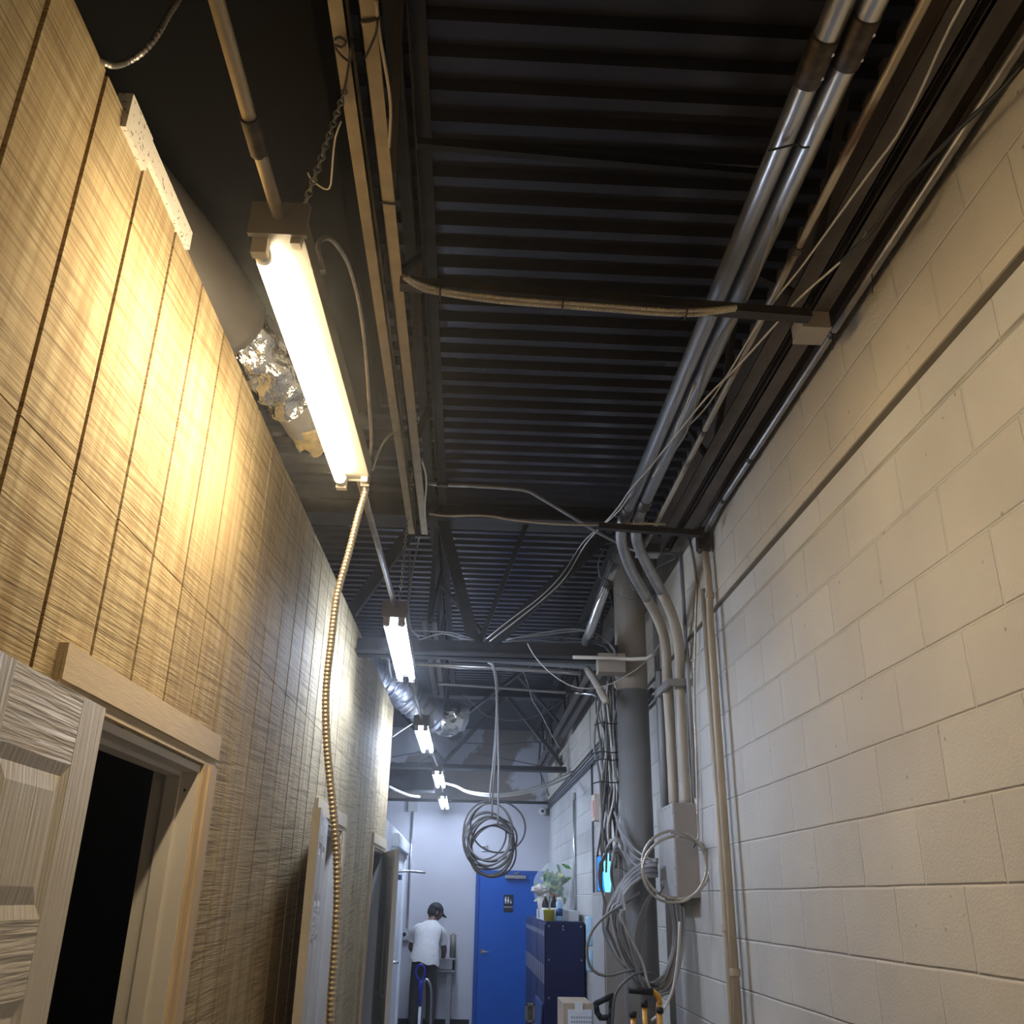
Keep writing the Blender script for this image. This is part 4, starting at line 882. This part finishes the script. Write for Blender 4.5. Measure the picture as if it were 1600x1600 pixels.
# ------------------------------------------------------------ far right wall things
def onw(a, b, x=1.25): return PX(a, b, x)
p = onw(878, 1197); hn = thing('wall_device', p, 'round cream device with a small horn on the far upper right wall', 'alarm')
MB().box((1.18, p.y-.12, p.z-.13), (1.225, p.y+.12, p.z+.13), .02).build('plate', 'strobe_cream', hn); MB().lathe((1.17, p.y-.02, p.z+.0), [(.05, -.03), (.06, .0), (.06, .02)], 16, 'x').build('horn', 'strobe_cream', hn)
p = onw(928, 1262, 1.2); st = thing('fire_strobe', p, 'cream alarm box with a red face on the right wall left of the cable bundle', 'alarm')
MB().box((1.19, p.y-.10, p.z-.12), (XW, p.y+.10, p.z+.12), .006).build('body', 'strobe_cream', st); MB().box((1.184, p.y-.085, p.z-.09), (1.191, p.y+.085, p.z+.06), .003).build('face', 'strobe_red', st)
pt, pb = onw(897, 1240, 1.24), onw(897, 1440, 1.24)
conduit([V((1.24, pt.y, pt.z)), V((1.24, pt.y, pb.z-.1))], .016, 'galv', 'thin vertical conduit on the far right wall above the blue cabinets', coup=[V((1.24, pt.y, pt.z-.03))], cl=.08, cm='box_grey')
for px_, lb in ((924, 'dark vertical wire channel on the right wall below the red faced alarm'), (922, None)):
    if lb:
        q = onw(922, 1040, 1.25); r_ = onw(924, 1600, 1.25)
        conduit([V((1.25, q.y, 3.6)), V((1.25, q.y, .3))], .011, 'dark_cable', lb)
for k, (za, zb_) in enumerate(((3.02, 3.05), (2.98, 3.0), (2.93, 2.96))):
    conduit([V((1.235-.012*k, 6.2, za)), V((1.24, 14.6, zb_))], .014, 'dark_cable' if k != 1 else 'grey_cable', ('uppermost', 'middle', 'lowest')[k]+' dark pipe following the ledge of the far right wall')
p = onw(922, 1455, 1.21); q = onw(922, 1502, 1.21)
for k, (pp, hh) in enumerate(((p, .13), (q, .09))):
    b_ = thing('conduit_fitting', pp, ('upper' if k == 0 else 'lower')+' pale rounded fitting on the dark vertical wire beside the cabinets', 'fitting')
    MB().lathe((1.215, pp.y, pp.z), [(.03, -hh), (.045, -hh+.02), (.045, hh-.02), (.03, hh)], 16).build('body', 'can_blue', b_)
# glowing blue panel and grey cabinet behind the cables
sc = thing('glowing_panel', (1.1, 7.0, 1.9), 'glowing blue display panel behind the cable bundle', 'screen')
a_, b_ = PY(931, 1336, 7.2), PY(953, 1394, 7.2)
MB().box((a_.x, 7.2, b_.z), (1.25, 7.26, a_.z), .004).build('casing', 'galv_dull', sc)
MB().box((a_.x+.01, 7.192, b_.z+.01), (b_.x, 7.2, a_.z-.01)).build('screen', 'screen_blue', sc)
cc = PY(949, 1365, 7.19); ov = MB(); ov.bm.faces.new([ov.bm.verts.new((cc.x+.03*math.cos(t), 7.188, cc.z+.16*math.sin(t))) for t in [2*math.pi*k/24 for k in range(24)]]); ov.build('glow_spot', 'screen_glow', sc, recalc=False)
cb_ = thing('panel_cabinet', (1.1, 6.9, 0), 'tall grey electrical cabinet behind the cable loops', 'electrical box')
xl_ = PY(946, 1450, 6.8).x
MB().box((xl_, 6.80, .35), (XW, 7.45, PY(946, 1394, 6.8).z), .004).build('body', 'box_side', cb_)
MB().box((xl_-.008, 6.83, .37), (xl_, 7.42, PY(946, 1400, 6.8).z), .002).build('door', 'box_grey', cb_)
# dark blue cabinets
zc_top = 1.475
for k, (y0, y1) in enumerate(((10.2, 11.2), (11.22, 12.2), (12.22, 13.2))):
    ck = thing('locker_cabinet', (.85, y0, 0), ('nearest blue metal cabinet, its riveted side facing the viewer', 'middle dark blue metal cabinet with silver slot vents', 'farthest dark blue metal cabinet next to the blue door')[k], 'cabinet', None)
    MB().box((.845, y0, 0), (1.235, y1, zc_top), .006).build('body', 'cabinet_blue', ck)
    ym = (y0+y1)/2
    for a_, b_ in ((y0+.02, y1-.02),):
        dd = MB().box((.832, a_, .05), (.846, b_, zc_top-.03), .003).build('door', 'cabinet_blue', ck)
        for zz, hh, nn in ((1.36, .045, 4), (.98, .17, 4), (.35, .045, 4)):
            for s_ in range(nn):
                yy = a_+.09+s_*(b_-a_-.18)/(nn-1)
                MB().box((.827, yy-.055, zz-hh/2), (.833, yy+.055, zz+hh/2), .002).build('vent_slot', 'steel_bright', dd)
    if k == 0:
        for zz in (1.43, 1.12, .78, .44, .1):
            for xx in (.875, 1.205):
                MB().lathe((xx, y0-.001, zz), [(.008, -.004), (.010, .002)], 8, 'y').build('rivet', 'steel_bright', ck)
        for zz in (1.40, 1.43): MB().lathe((1.02, y0-.001, zz), [(.008, -.004), (.010, .002)], 8, 'y').build('rivet', 'steel_bright', ck)
bd = thing('leaning_board', (.8, 10.6, 0), 'dark blue board leaning against the cabinet doors', 'board')
MB().box((-.008, -.45, 0), (.008, .45, .72), .002, Matrix.Translation((.77, 10.75, 0)) @ Matrix.Rotation(.07, 4, 'Y')).build('board', 'board_blue', bd)
tr = thing('white_tray', (1.03, 10.6, zc_top), 'white plastic tray lying along the top of the cabinets', 'tray')
tb = MB().box((.87, 10.45, zc_top), (1.20, 11.7, zc_top+.015)); tb.box((.86, 10.45, zc_top), (.88, 11.7, zc_top+.10)).box((1.19, 10.45, zc_top), (1.21, 11.7, zc_top+.10)).box((.86, 10.44, zc_top), (1.21, 10.46, zc_top+.10)).box((.86, 11.69, zc_top), (1.21, 11.71, zc_top+.10)); tb.build('tray', 'white_plastic', tr)
tb_ = thing('yellow_tub', (.90, 10.33, zc_top), 'small yellow tub standing at the corner of the nearest cabinet', 'tub')
MB().lathe((.885, 10.31, zc_top), [(.052, 0), (.058, .10), (.060, .10)], 20).build('tub', 'yellow_tub', tb_); MB().lathe((.885, 10.31, zc_top+.10), [(.062, 0), (.062, .012)], 20).build('lid', 'yellow_tub', tb_)
cn = thing('spray_can', (1.0, 10.33, zc_top), 'light blue spray can on the cabinet, right of the yellow tub', 'can')
MB().lathe((.995, 10.33, zc_top), [(.033, 0), (.035, .01), (.035, .17), (.028, .19)], 18).build('can', 'can_blue', cn); MB().lathe((.995, 10.33, zc_top+.19), [(.026, 0), (.026, .035), (.02, .04)], 14).build('cap', 'white_plastic', cn)
MB().lathe((.995, 10.33, zc_top+.05), [(.0355, 0), (.0355, .07)], 18).build('printed_band', 'board_blue', cn)
for k, (x_, y_, m_, lb) in enumerate(((.905, 11.0, 'leaf_green', 'clear green tinted bottle with a pale label on the cabinets'), (1.0, 11.0, 'bottle_dark', 'dark bottle with a red cap on the cabinets'))):
    bo = thing('bottle', (x_, y_, zc_top+.015), lb, 'bottle')
    MB().lathe((x_, y_, zc_top+.015), [(.03, 0), (.038, .01), (.038, .14), (.03, .17), (.014, .20), (.014, .22)], 18).build('body', 'bottle_dark', bo)
    MB().lathe((x_, y_, zc_top+.235), [(.017, 0), (.017, .025)], 12).build('cap', 'red_cap' if k else 'white_plastic', bo)
    MB().lathe((x_, y_, zc_top+.07), [(.0385, 0), (.0385, .05)], 18).build('label_band', 'label_white', bo)
cu_ = thing('paper_cup', (.87, 11.3, zc_top+.015), 'tall cream container with crumpled wrapping at the left end of the cabinet top', 'cup')
MB().lathe((.905, 11.3, zc_top+.015), [(.055, 0), (.075, .27), (.07, .27)], 20).build('cup', 'cup_cream', cu_)
cr = MB(); bmesh.ops.create_icosphere(cr.bm, subdivisions=3, radius=.1)
for v in cr.bm.verts: v.co = V((v.co.x*1.0-.0, v.co.y, v.co.z*.5))*(1+.35*noise.noise(v.co*22))+V((.87, 11.28, zc_top+.31))
cr.build('crumpled_wrap', 'cup_cream', cu_)
bg = thing('produce_bag', (1.0, 11.5, zc_top+.015), 'big clear bag full of green and yellow leaves on top of the cabinets', 'bag')
cr = MB(); bmesh.ops.create_icosphere(cr.bm, subdivisions=4, radius=.2)
for v in cr.bm.verts: v.co = V((v.co.x*1.05, v.co.y*.9, v.co.z*1.35))*(1+.12*noise.noise(v.co*9))+V((1.02, 11.45, zc_top+.33))
cr.build('bag', 'bag_clear', bg)
rg = random.Random(4)
lf = MB()
for k in range(70):
    c_ = V((1.02+rg.gauss(0, .07), 11.42+rg.gauss(0, .06), zc_top+.33+rg.gauss(0, .10))); u = V((rg.uniform(-1, 1), rg.uniform(-1, 1), rg.uniform(-1, 1))).normalized(); s_ = u.orthogonal().normalized(); L_ = rg.uniform(.05, .1)
    pr_ = [c_-u*L_, c_-u*L_*.3+s_*L_*.35, c_+u*L_*.5+s_*L_*.3+V((0, 0, .01)), c_+u*L_, c_+u*L_*.5-s_*L_*.3, c_-u*L_*.3-s_*L_*.35]
    lf.quad(*pr_)
for f in lf.bm.faces: f.smooth = False
o_ = lf.build('leaves', 'leaf_green', bg, recalc=False); o_['kind'] = 'stuff'; md = o_.modifiers.new('s', 'SOLIDIFY'); md.thickness = .004
# cardboard box with label
kb = thing('cardboard_box', (.95, 8.8, 0), 'cardboard box with a white label standing in front of the nearest cabinet', 'box')
a_ = PY(880, 1567, 9.2); b_ = PY(926, 1567, 9.2)
MB().box((a_.x, 9.2, 0), (b_.x, 9.75, a_.z), .006).build('carton', 'cardboard', kb)
q = PY(887, 1577, 9.2); MB().box((q.x, 9.195, 0), (b_.x-.01, 9.2, q.z), .001).build('label', 'label_white', kb)
lt = MB()
for r_ in range(2):
    for k in range(9): lt.box((q.x+.03+k*.022, 9.1935, q.z-.07-.035*r_), (q.x+.045+k*.022, 9.195, q.z-.055-.035*r_))
lt.build('printing', 'ink_grey', kb)
q = PY(899, 1562, 9.15); MB().box((q.x, 9.19, a_.z-.08), (q.x+.07, 9.2, a_.z+.004), .001).build('tape', 'white_plastic', kb)
# cart handles at the bottom right
ch = thing('hand_truck', PY(950, 1560, 6.3), 'black closed loop grip of a hand truck near the cabinet', 'hand truck')
lp = [PY(x_, y_, 6.3) for x_, y_ in ((957, 1556), (931, 1568), (933, 1582), (938, 1590), (955, 1590), (955, 1575))]
lp = lp+[lp[0]]
hb = MB()
for a_, b_ in zip(lp, lp[1:]): hb.tube([a_, b_], .017, 10)
for a_ in lp[:-1]: hb.lathe(a_, [(.006, -.016), (.017, -.006), (.017, .006), (.006, .016)], 10)
hb.build('grip', 'black_rubber', ch)
g0 = PY(952, 1590, 6.3); MB().tube([g0, V((g0.x, 6.3, 0))], .018, 10).build('post', 'black_rubber', ch)
yc = thing('yellow_cart', PY(1010, 1560, 4.9), 'yellow tubular cart with black grips in front of the column', 'cart')
YCt = 4.9
MB().tube([PY(982, 1546, YCt), PY(1020, 1550, YCt)], .017, 14).build('grip', 'black_rubber', yc)
MB().tube(spline([PY(1019, 1549, YCt), PY(1028, 1556, YCt), PY(1031, 1568, YCt), PY(1029, 1578, YCt), V((PY(1030, 1590, YCt).x, YCt, .9))], .02), .013, 12).build('bar', 'yellow_paint', yc)
for (x_, y_, yb, nm) in ((1007, 1562, 1574, 'a'), (989, 1580, 1590, 'b'), (1031, 1574, 1583, 'c')):
    p = PY(x_, y_, YCt-.06); q = PY(x_, yb, YCt-.06)
    MB().tube([p, q], .017, 12).build('grip', 'black_rubber', yc); MB().tube([q, V((q.x, q.y, .2))], .012, 12).build('bar', 'yellow_paint', yc)
MB().box((PY(985, 1600, YCt).x, YCt-.25, .12), (PY(1035, 1600, YCt).x, YCt+.1, .2), .01).build('base', 'yellow_paint', yc)
fn = thing('white_frame_stand', PY(828, 1585, 9.3), 'upright stand with a white rimmed dark head at the bottom by the blue board', 'stand')
a_, b_ = PY(821, 1568, 9.3), PY(836, 1598, 9.3)
rr_ = MB(); rr_.box((a_.x, 9.3, b_.z), (a_.x+.022, 9.34, a_.z), .004).box((b_.x-.022, 9.3, b_.z), (b_.x, 9.34, a_.z), .004).box((a_.x, 9.3, a_.z-.022), (b_.x, 9.34, a_.z), .004).box((a_.x, 9.3, b_.z), (b_.x, 9.34, b_.z+.022), .004)
rr_.build('rim', 'fixture_white', fn); MB().box((a_.x+.02, 9.31, b_.z+.02), (b_.x-.02, 9.33, a_.z-.02)).build('screen', 'coupling', fn); MB().box(((a_.x+b_.x)/2-.02, 9.31, 0), ((a_.x+b_.x)/2+.02, 9.34, b_.z)).build('post', 'coupling', fn)

# ------------------------------------------------------------ person and the things around them
def skin(name, chains, m, par=None, sub=2):
    """chains: list of (list of (pos, radius)), each starting at an existing point to join (or the root)"""
    bm = bmesh.new(); lay = None; vs_ = {}; order = []
    def vid(p, r):
        kx = tuple(round(c_, 4) for c_ in p)
        if kx not in vs_: vs_[kx] = (bm.verts.new(p), r); order.append(kx)
        return vs_[kx][0]
    for ch_ in chains:
        pv = None
        for p, r in ch_:
            v = vid(p, r)
            if pv is not None and pv is not v and not bm.edges.get((pv, v)): bm.edges.new((pv, v))
            pv = v
    me = bpy.data.meshes.new(name); bm.to_mesh(me); bm.free(); o = bpy.data.objects.new(name, me); C.objects.link(o)
    o.modifiers.new('skin', 'SKIN'); sk = me.skin_vertices[0].data if me.skin_vertices else None
    if not me.skin_vertices:
        bm = bmesh.new(); bm.from_mesh(me); bm.verts.layers.skin.verify(); bm.to_mesh(me); bm.free(); sk = me.skin_vertices[0].data
    for i, kx in enumerate(order):
        r = vs_[kx][1]; sk[i].radius = (r if isinstance(r, tuple) else (r, r)); sk[i].use_root = (i == 0)
    s = o.modifiers.new('sub', 'SUBSURF'); s.levels = s.render_levels = sub
    dg = bpy.context.evaluated_depsgraph_get(); me2 = bpy.data.meshes.new_from_object(o.evaluated_get(dg)); bpy.data.objects.remove(o)
    me2.materials.clear(); me2.materials.append(MT[m])
    for p in me2.polygons: p.use_smooth = True
    o = bpy.data.objects.new(name, me2); C.objects.link(o)
    if par: o.parent = par; o.matrix_parent_inverse = Matrix.Translation(-par.location)
    return o
pe = thing('person', (-.50, 14.0, 0), 'person in white t-shirt and dark cap seen from behind, bending over the basin', 'person')
pel = (-.52, 13.98, .90); wai = (-.51, 14.03, 1.03); che = (-.50, 14.12, 1.19); shc = (-.47, 14.19, 1.31)
lsh = (-.645, 14.18, 1.265); rsh = (-.305, 14.22, 1.235)
lel = (-.73, 14.22, 1.02); lwr = (-.62, 14.42, .93); rel = (-.255, 14.27, .99); rwr = (-.27, 14.44, .865)
nec = (-.44, 14.26, 1.385); hea = (-.405, 14.31, 1.46)
lhp = (-.61, 13.98, .86); lkn = (-.63, 14.05, .47); lan = (-.63, 14.0, .09); ltoe = (-.64, 14.16, .04)
rhp = (-.43, 13.98, .86); rkn = (-.40, 14.08, .47); ran = (-.40, 14.02, .09); rtoe = (-.38, 14.18, .04)
def hand(w_, d_, side):
    w_ = V(w_); d_ = V(d_).normalized(); s_ = V((side, 0, 0)); up_ = V((0, 0, 1)); out = [[(tuple(w_), .024), (tuple(w_+d_*.05), .030), (tuple(w_+d_*.085), .026)]]
    for i, (o_, L_) in enumerate(((-.026, .062), (-.009, .072), (.009, .068), (.026, .052))):
        b0 = w_+d_*.085; b1 = w_+d_*.10+s_*o_; out.append([(tuple(b0), .026), (tuple(b1), .0095), (tuple(b1+d_*L_*.5+up_*-.008), .0088), (tuple(b1+d_*L_*.85+up_*-.03), .0075)])
    b0 = w_+d_*.05; out.append([(tuple(b0), .030), (tuple(b0-s_*.035+d_*.02), .0115), (tuple(b0-s_*.048+d_*.05), .009)])
    return out
body = [[(pel, .09), (wai, .085), (che, .085), (shc, .058), (nec, .050), (hea, .055)],
        [(shc, .058), (lsh, .050), (lel, .042), (lwr, .028)], [(shc, .058), (rsh, .050), (rel, .042), (rwr, .028)],
        [(pel, .09), (lhp, .072), (lkn, .058), (lan, .04), (ltoe, .035)], [(pel, .09), (rhp, .072), (rkn, .058), (ran, .04), (rtoe, .035)]]
body += hand(lwr, (.6, .5, -.35), -1) + hand(rwr, (.1, .7, -.5), 1)
skin('body', body, 'skin', pe)
hd = MB(); bmesh.ops.create_uvsphere(hd.bm, u_segments=24, v_segments=16, radius=.1)
HR = Matrix.Translation(V((-.405, 14.315, 1.485))) @ Matrix.Rotation(math.radians(-62), 4, 'Z') @ Matrix.Rotation(math.radians(-24), 4, 'X')
for v in hd.bm.verts:                                   # local: +Y is the face, +Z the crown
    x_, y_, z_ = v.co; z_ *= 1.2; y_ *= 1.05; x_ *= .82
    if z_ < -.03: x_ *= 1-(-.03-z_)*2.2; y_ = y_*(1-(-.03-z_)*1.2)+(.012 if y_ > 0 else 0)
    if abs(x_) < .016 and y_ > .07 and -.045 < z_ < .01: y_ += .022*(1-abs(x_)/.016)
    if y_ > .06 and .0 < z_ < .03 and .015 < abs(x_) < .045: y_ -= .006
    v.co = (x_, y_, z_)
for s_ in (-1, 1):
    r_ = bmesh.ops.create_icosphere(hd.bm, subdivisions=2, radius=.03)
    for v in r_['verts']: v.co = V((v.co.x*.35+s_*.083, v.co.y*.7-.005, v.co.z*1.05-.012))
for f in hd.bm.faces: f.smooth = True
for v in hd.bm.verts: v.co = HR @ v.co
hd.build('head', 'skin', pe)
ey = MB()
for s_ in (-1, 1):
    r_ = bmesh.ops.create_icosphere(ey.bm, subdivisions=2, radius=.011)
    for v in r_['verts']: v.co = HR @ (v.co+V((s_*.03, .088, .015)))
ey.build('eyes', 'ink_white', pe)
mo = MB().box((-.022, .088, -.066), (.022, .094, -.058), .002, HR).build('mouth', 'red_cap', pe)
ha = MB(); bmesh.ops.create_uvsphere(ha.bm, u_segments=24, v_segments=14, radius=.104)
for v in ha.bm.verts: v.co = V((v.co.x*.86, v.co.y*1.02-.012, max(v.co.z, -.055)*1.12))
bmesh.ops.delete(ha.bm, geom=[v for v in ha.bm.verts if v.co.y > .05 and v.co.z < .05], context='VERTS')
for f in ha.bm.faces: f.smooth = True
for v in ha.bm.verts: v.co = HR @ v.co
ha.build('hair', 'hair', pe)
cp = MB(); bmesh.ops.create_uvsphere(cp.bm, u_segments=28, v_segments=16, radius=.112)
bmesh.ops.delete(cp.bm, geom=[v for v in cp.bm.verts if v.co.z < .012], context='VERTS')
for v in cp.bm.verts: v.co = V((v.co.x*.88, v.co.y*1.06, v.co.z*1.10+.012))
for f in cp.bm.faces: f.smooth = True
n_ = 12; rim = [V((.082*math.sin(t), .075+.035*math.cos(t), .026)) for t in [math.pi*(-.5+k/n_) for k in range(n_+1)]]; tip = [V((.078*math.sin(t), .09+.105*math.cos(t), .012-.010*math.cos(t))) for t in [math.pi*(-.5+k/n_) for k in range(n_+1)]]
for k in range(n_): cp.quad(rim[k], rim[k+1], tip[k+1], tip[k])
for v in cp.bm.verts: v.co = HR @ v.co
o_ = cp.build('cap', 'cap_black', pe); md = o_.modifiers.new('s', 'SOLIDIFY'); md.thickness = .005
mid_l = tuple(V(lsh).lerp(V(lel), .62)); mid_r = tuple(V(rsh).lerp(V(rel), .62))
hem = (-.50, 13.97, .87)
sh = MB(); rings = []
for (cx, cy, cz, rx, ry) in ((-.515, 13.96, .855, .205, .160), (-.515, 13.97, .90, .205, .155), (-.505, 14.0, 1.0, .182, .130), (-.50, 14.06, 1.10, .180, .112), (-.49, 14.11, 1.19, .190, .122), (-.48, 14.145, 1.255, .198, .122), (-.475, 14.17, 1.30, .180, .118), (-.465, 14.20, 1.34, .130, .100), (-.455, 14.215, 1.368, .086, .085), (-.450, 14.228, 1.385, .068, .072)):
    rings.append([sh.bm.verts.new((cx+rx*math.cos(t)*(1+.02*math.sin(5*t+cz*9)), cy+ry*math.sin(t)*(1+.03*math.sin(4*t+cz*14)), cz+(.012*math.sin(6*t) if cz < .87 else 0)+(.035*math.cos(t) if cz < .95 else 0)*-1)) for t in [2*math.pi*k/32 for k in range(32)]])
for a_, b_ in zip(rings, rings[1:]):
    for k in range(32): f_ = sh.bm.faces.new((a_[k], a_[(k+1) % 32], b_[(k+1) % 32], b_[k])); f_.smooth = True
for sd, el in ((lsh, lel), (rsh, rel)):
    sd, el = V(sd), V(el); cx_ = V((-.475, 14.17, 1.27)); pts = [cx_.lerp(sd, .55), cx_.lerp(sd, .85), sd+(el-sd)*.06, sd+(el-sd)*.3, sd+(el-sd)*.6, sd+(el-sd)*.66]
    sh.tube(pts, .07, 18, caps=False, rf=lambda i, p: (.075, .078, .076, .070, .067, .068)[i])
sh.build('t_shirt', 'tshirt', pe)
skin('trousers', [[(pel, .105), (lhp, .088), (lkn, .078), ((-.63, 14.0, .08), .066)], [(pel, .105), (rhp, .088), (rkn, .078), ((-.40, 14.02, .08), .066)]], 'trousers', pe)
for a_, t_ in ((lan, ltoe), (ran, rtoe)):
    skin('shoe', [[((a_[0], a_[1]-.04, .045), .044), ((a_[0], a_[1]+.06, .042), .046), ((t_[0], t_[1]+.03, .036), .038)]], 'shoe', pe)
bs = thing('wash_basin', (-.28, 14.55, .8), 'grey wall basin the person bends over', 'basin')
bb = MB().box((-.62, 14.36, .86), (-.10, 14.69, .89), .006).box((-.62, 14.36, .74), (-.59, 14.69, .87)).box((-.13, 14.36, .74), (-.10, 14.69, .87)).box((-.62, 14.36, .74), (-.10, 14.39, .87)).box((-.62, 14.36, .72), (-.10, 14.69, .75)); bb.build('bowl', 'sink_steel', bs)
MB().box((-.20, 14.45, 0), (-.14, 14.55, .72)).build('leg', 'sink_steel', bs); MB().box((-.58, 14.45, 0), (-.52, 14.55, .72)).build('leg', 'sink_steel', bs)
pt_ = thing('paper_roll', (-.14, 14.5, .89), 'tall white roll standing at the right end of the basin', 'roll')
MB().lathe((-.135, 14.52, .89), [(.045, 0), (.045, .30), (.02, .302)], 18).build('roll', 'fixture_white', pt_); MB().lathe((-.135, 14.52, 1.19), [(.018, 0), (.018, .02)], 12).build('core', 'cardboard', pt_)
mp_ = thing('long_handled_tool', (-.45, 12.3, 0), 'blue plastic tool with D shaped grip on a white pole before the person', 'tool')
YM = 12.3
px0 = PY(656, 1572, YM)
MB().tube([V((px0.x, YM, 0)), px0], .017, 12).build('pole', 'pole_white', mp_)
MB().tube([px0, PY(657, 1540, YM), PY(658, 1532, YM)], .022, 12).build('sleeve', 'blue_plastic', mp_)
MB().tube(spline([PY(658, 1534, YM), PY(650, 1524, YM), PY(651, 1512, YM), PY(658, 1507, YM), PY(663, 1512, YM), PY(664, 1524, YM), PY(658, 1534, YM)], .02), .012, 10).build('grip', 'blue_plastic', mp_)
hs = thing('dark_hose', (-.4, 12.8, 0), 'dark curved hose arch standing before the person', 'hose')
MB().tube(spline([V((PY(673, 1600, 12.9).x, 12.9, 0)), PY(674, 1560, 12.9), PY(672, 1538, 12.9), PY(666, 1530, 12.9), PY(662, 1536, 12.9)], .04), .016, 10).build('hose', 'galv_dull', hs)
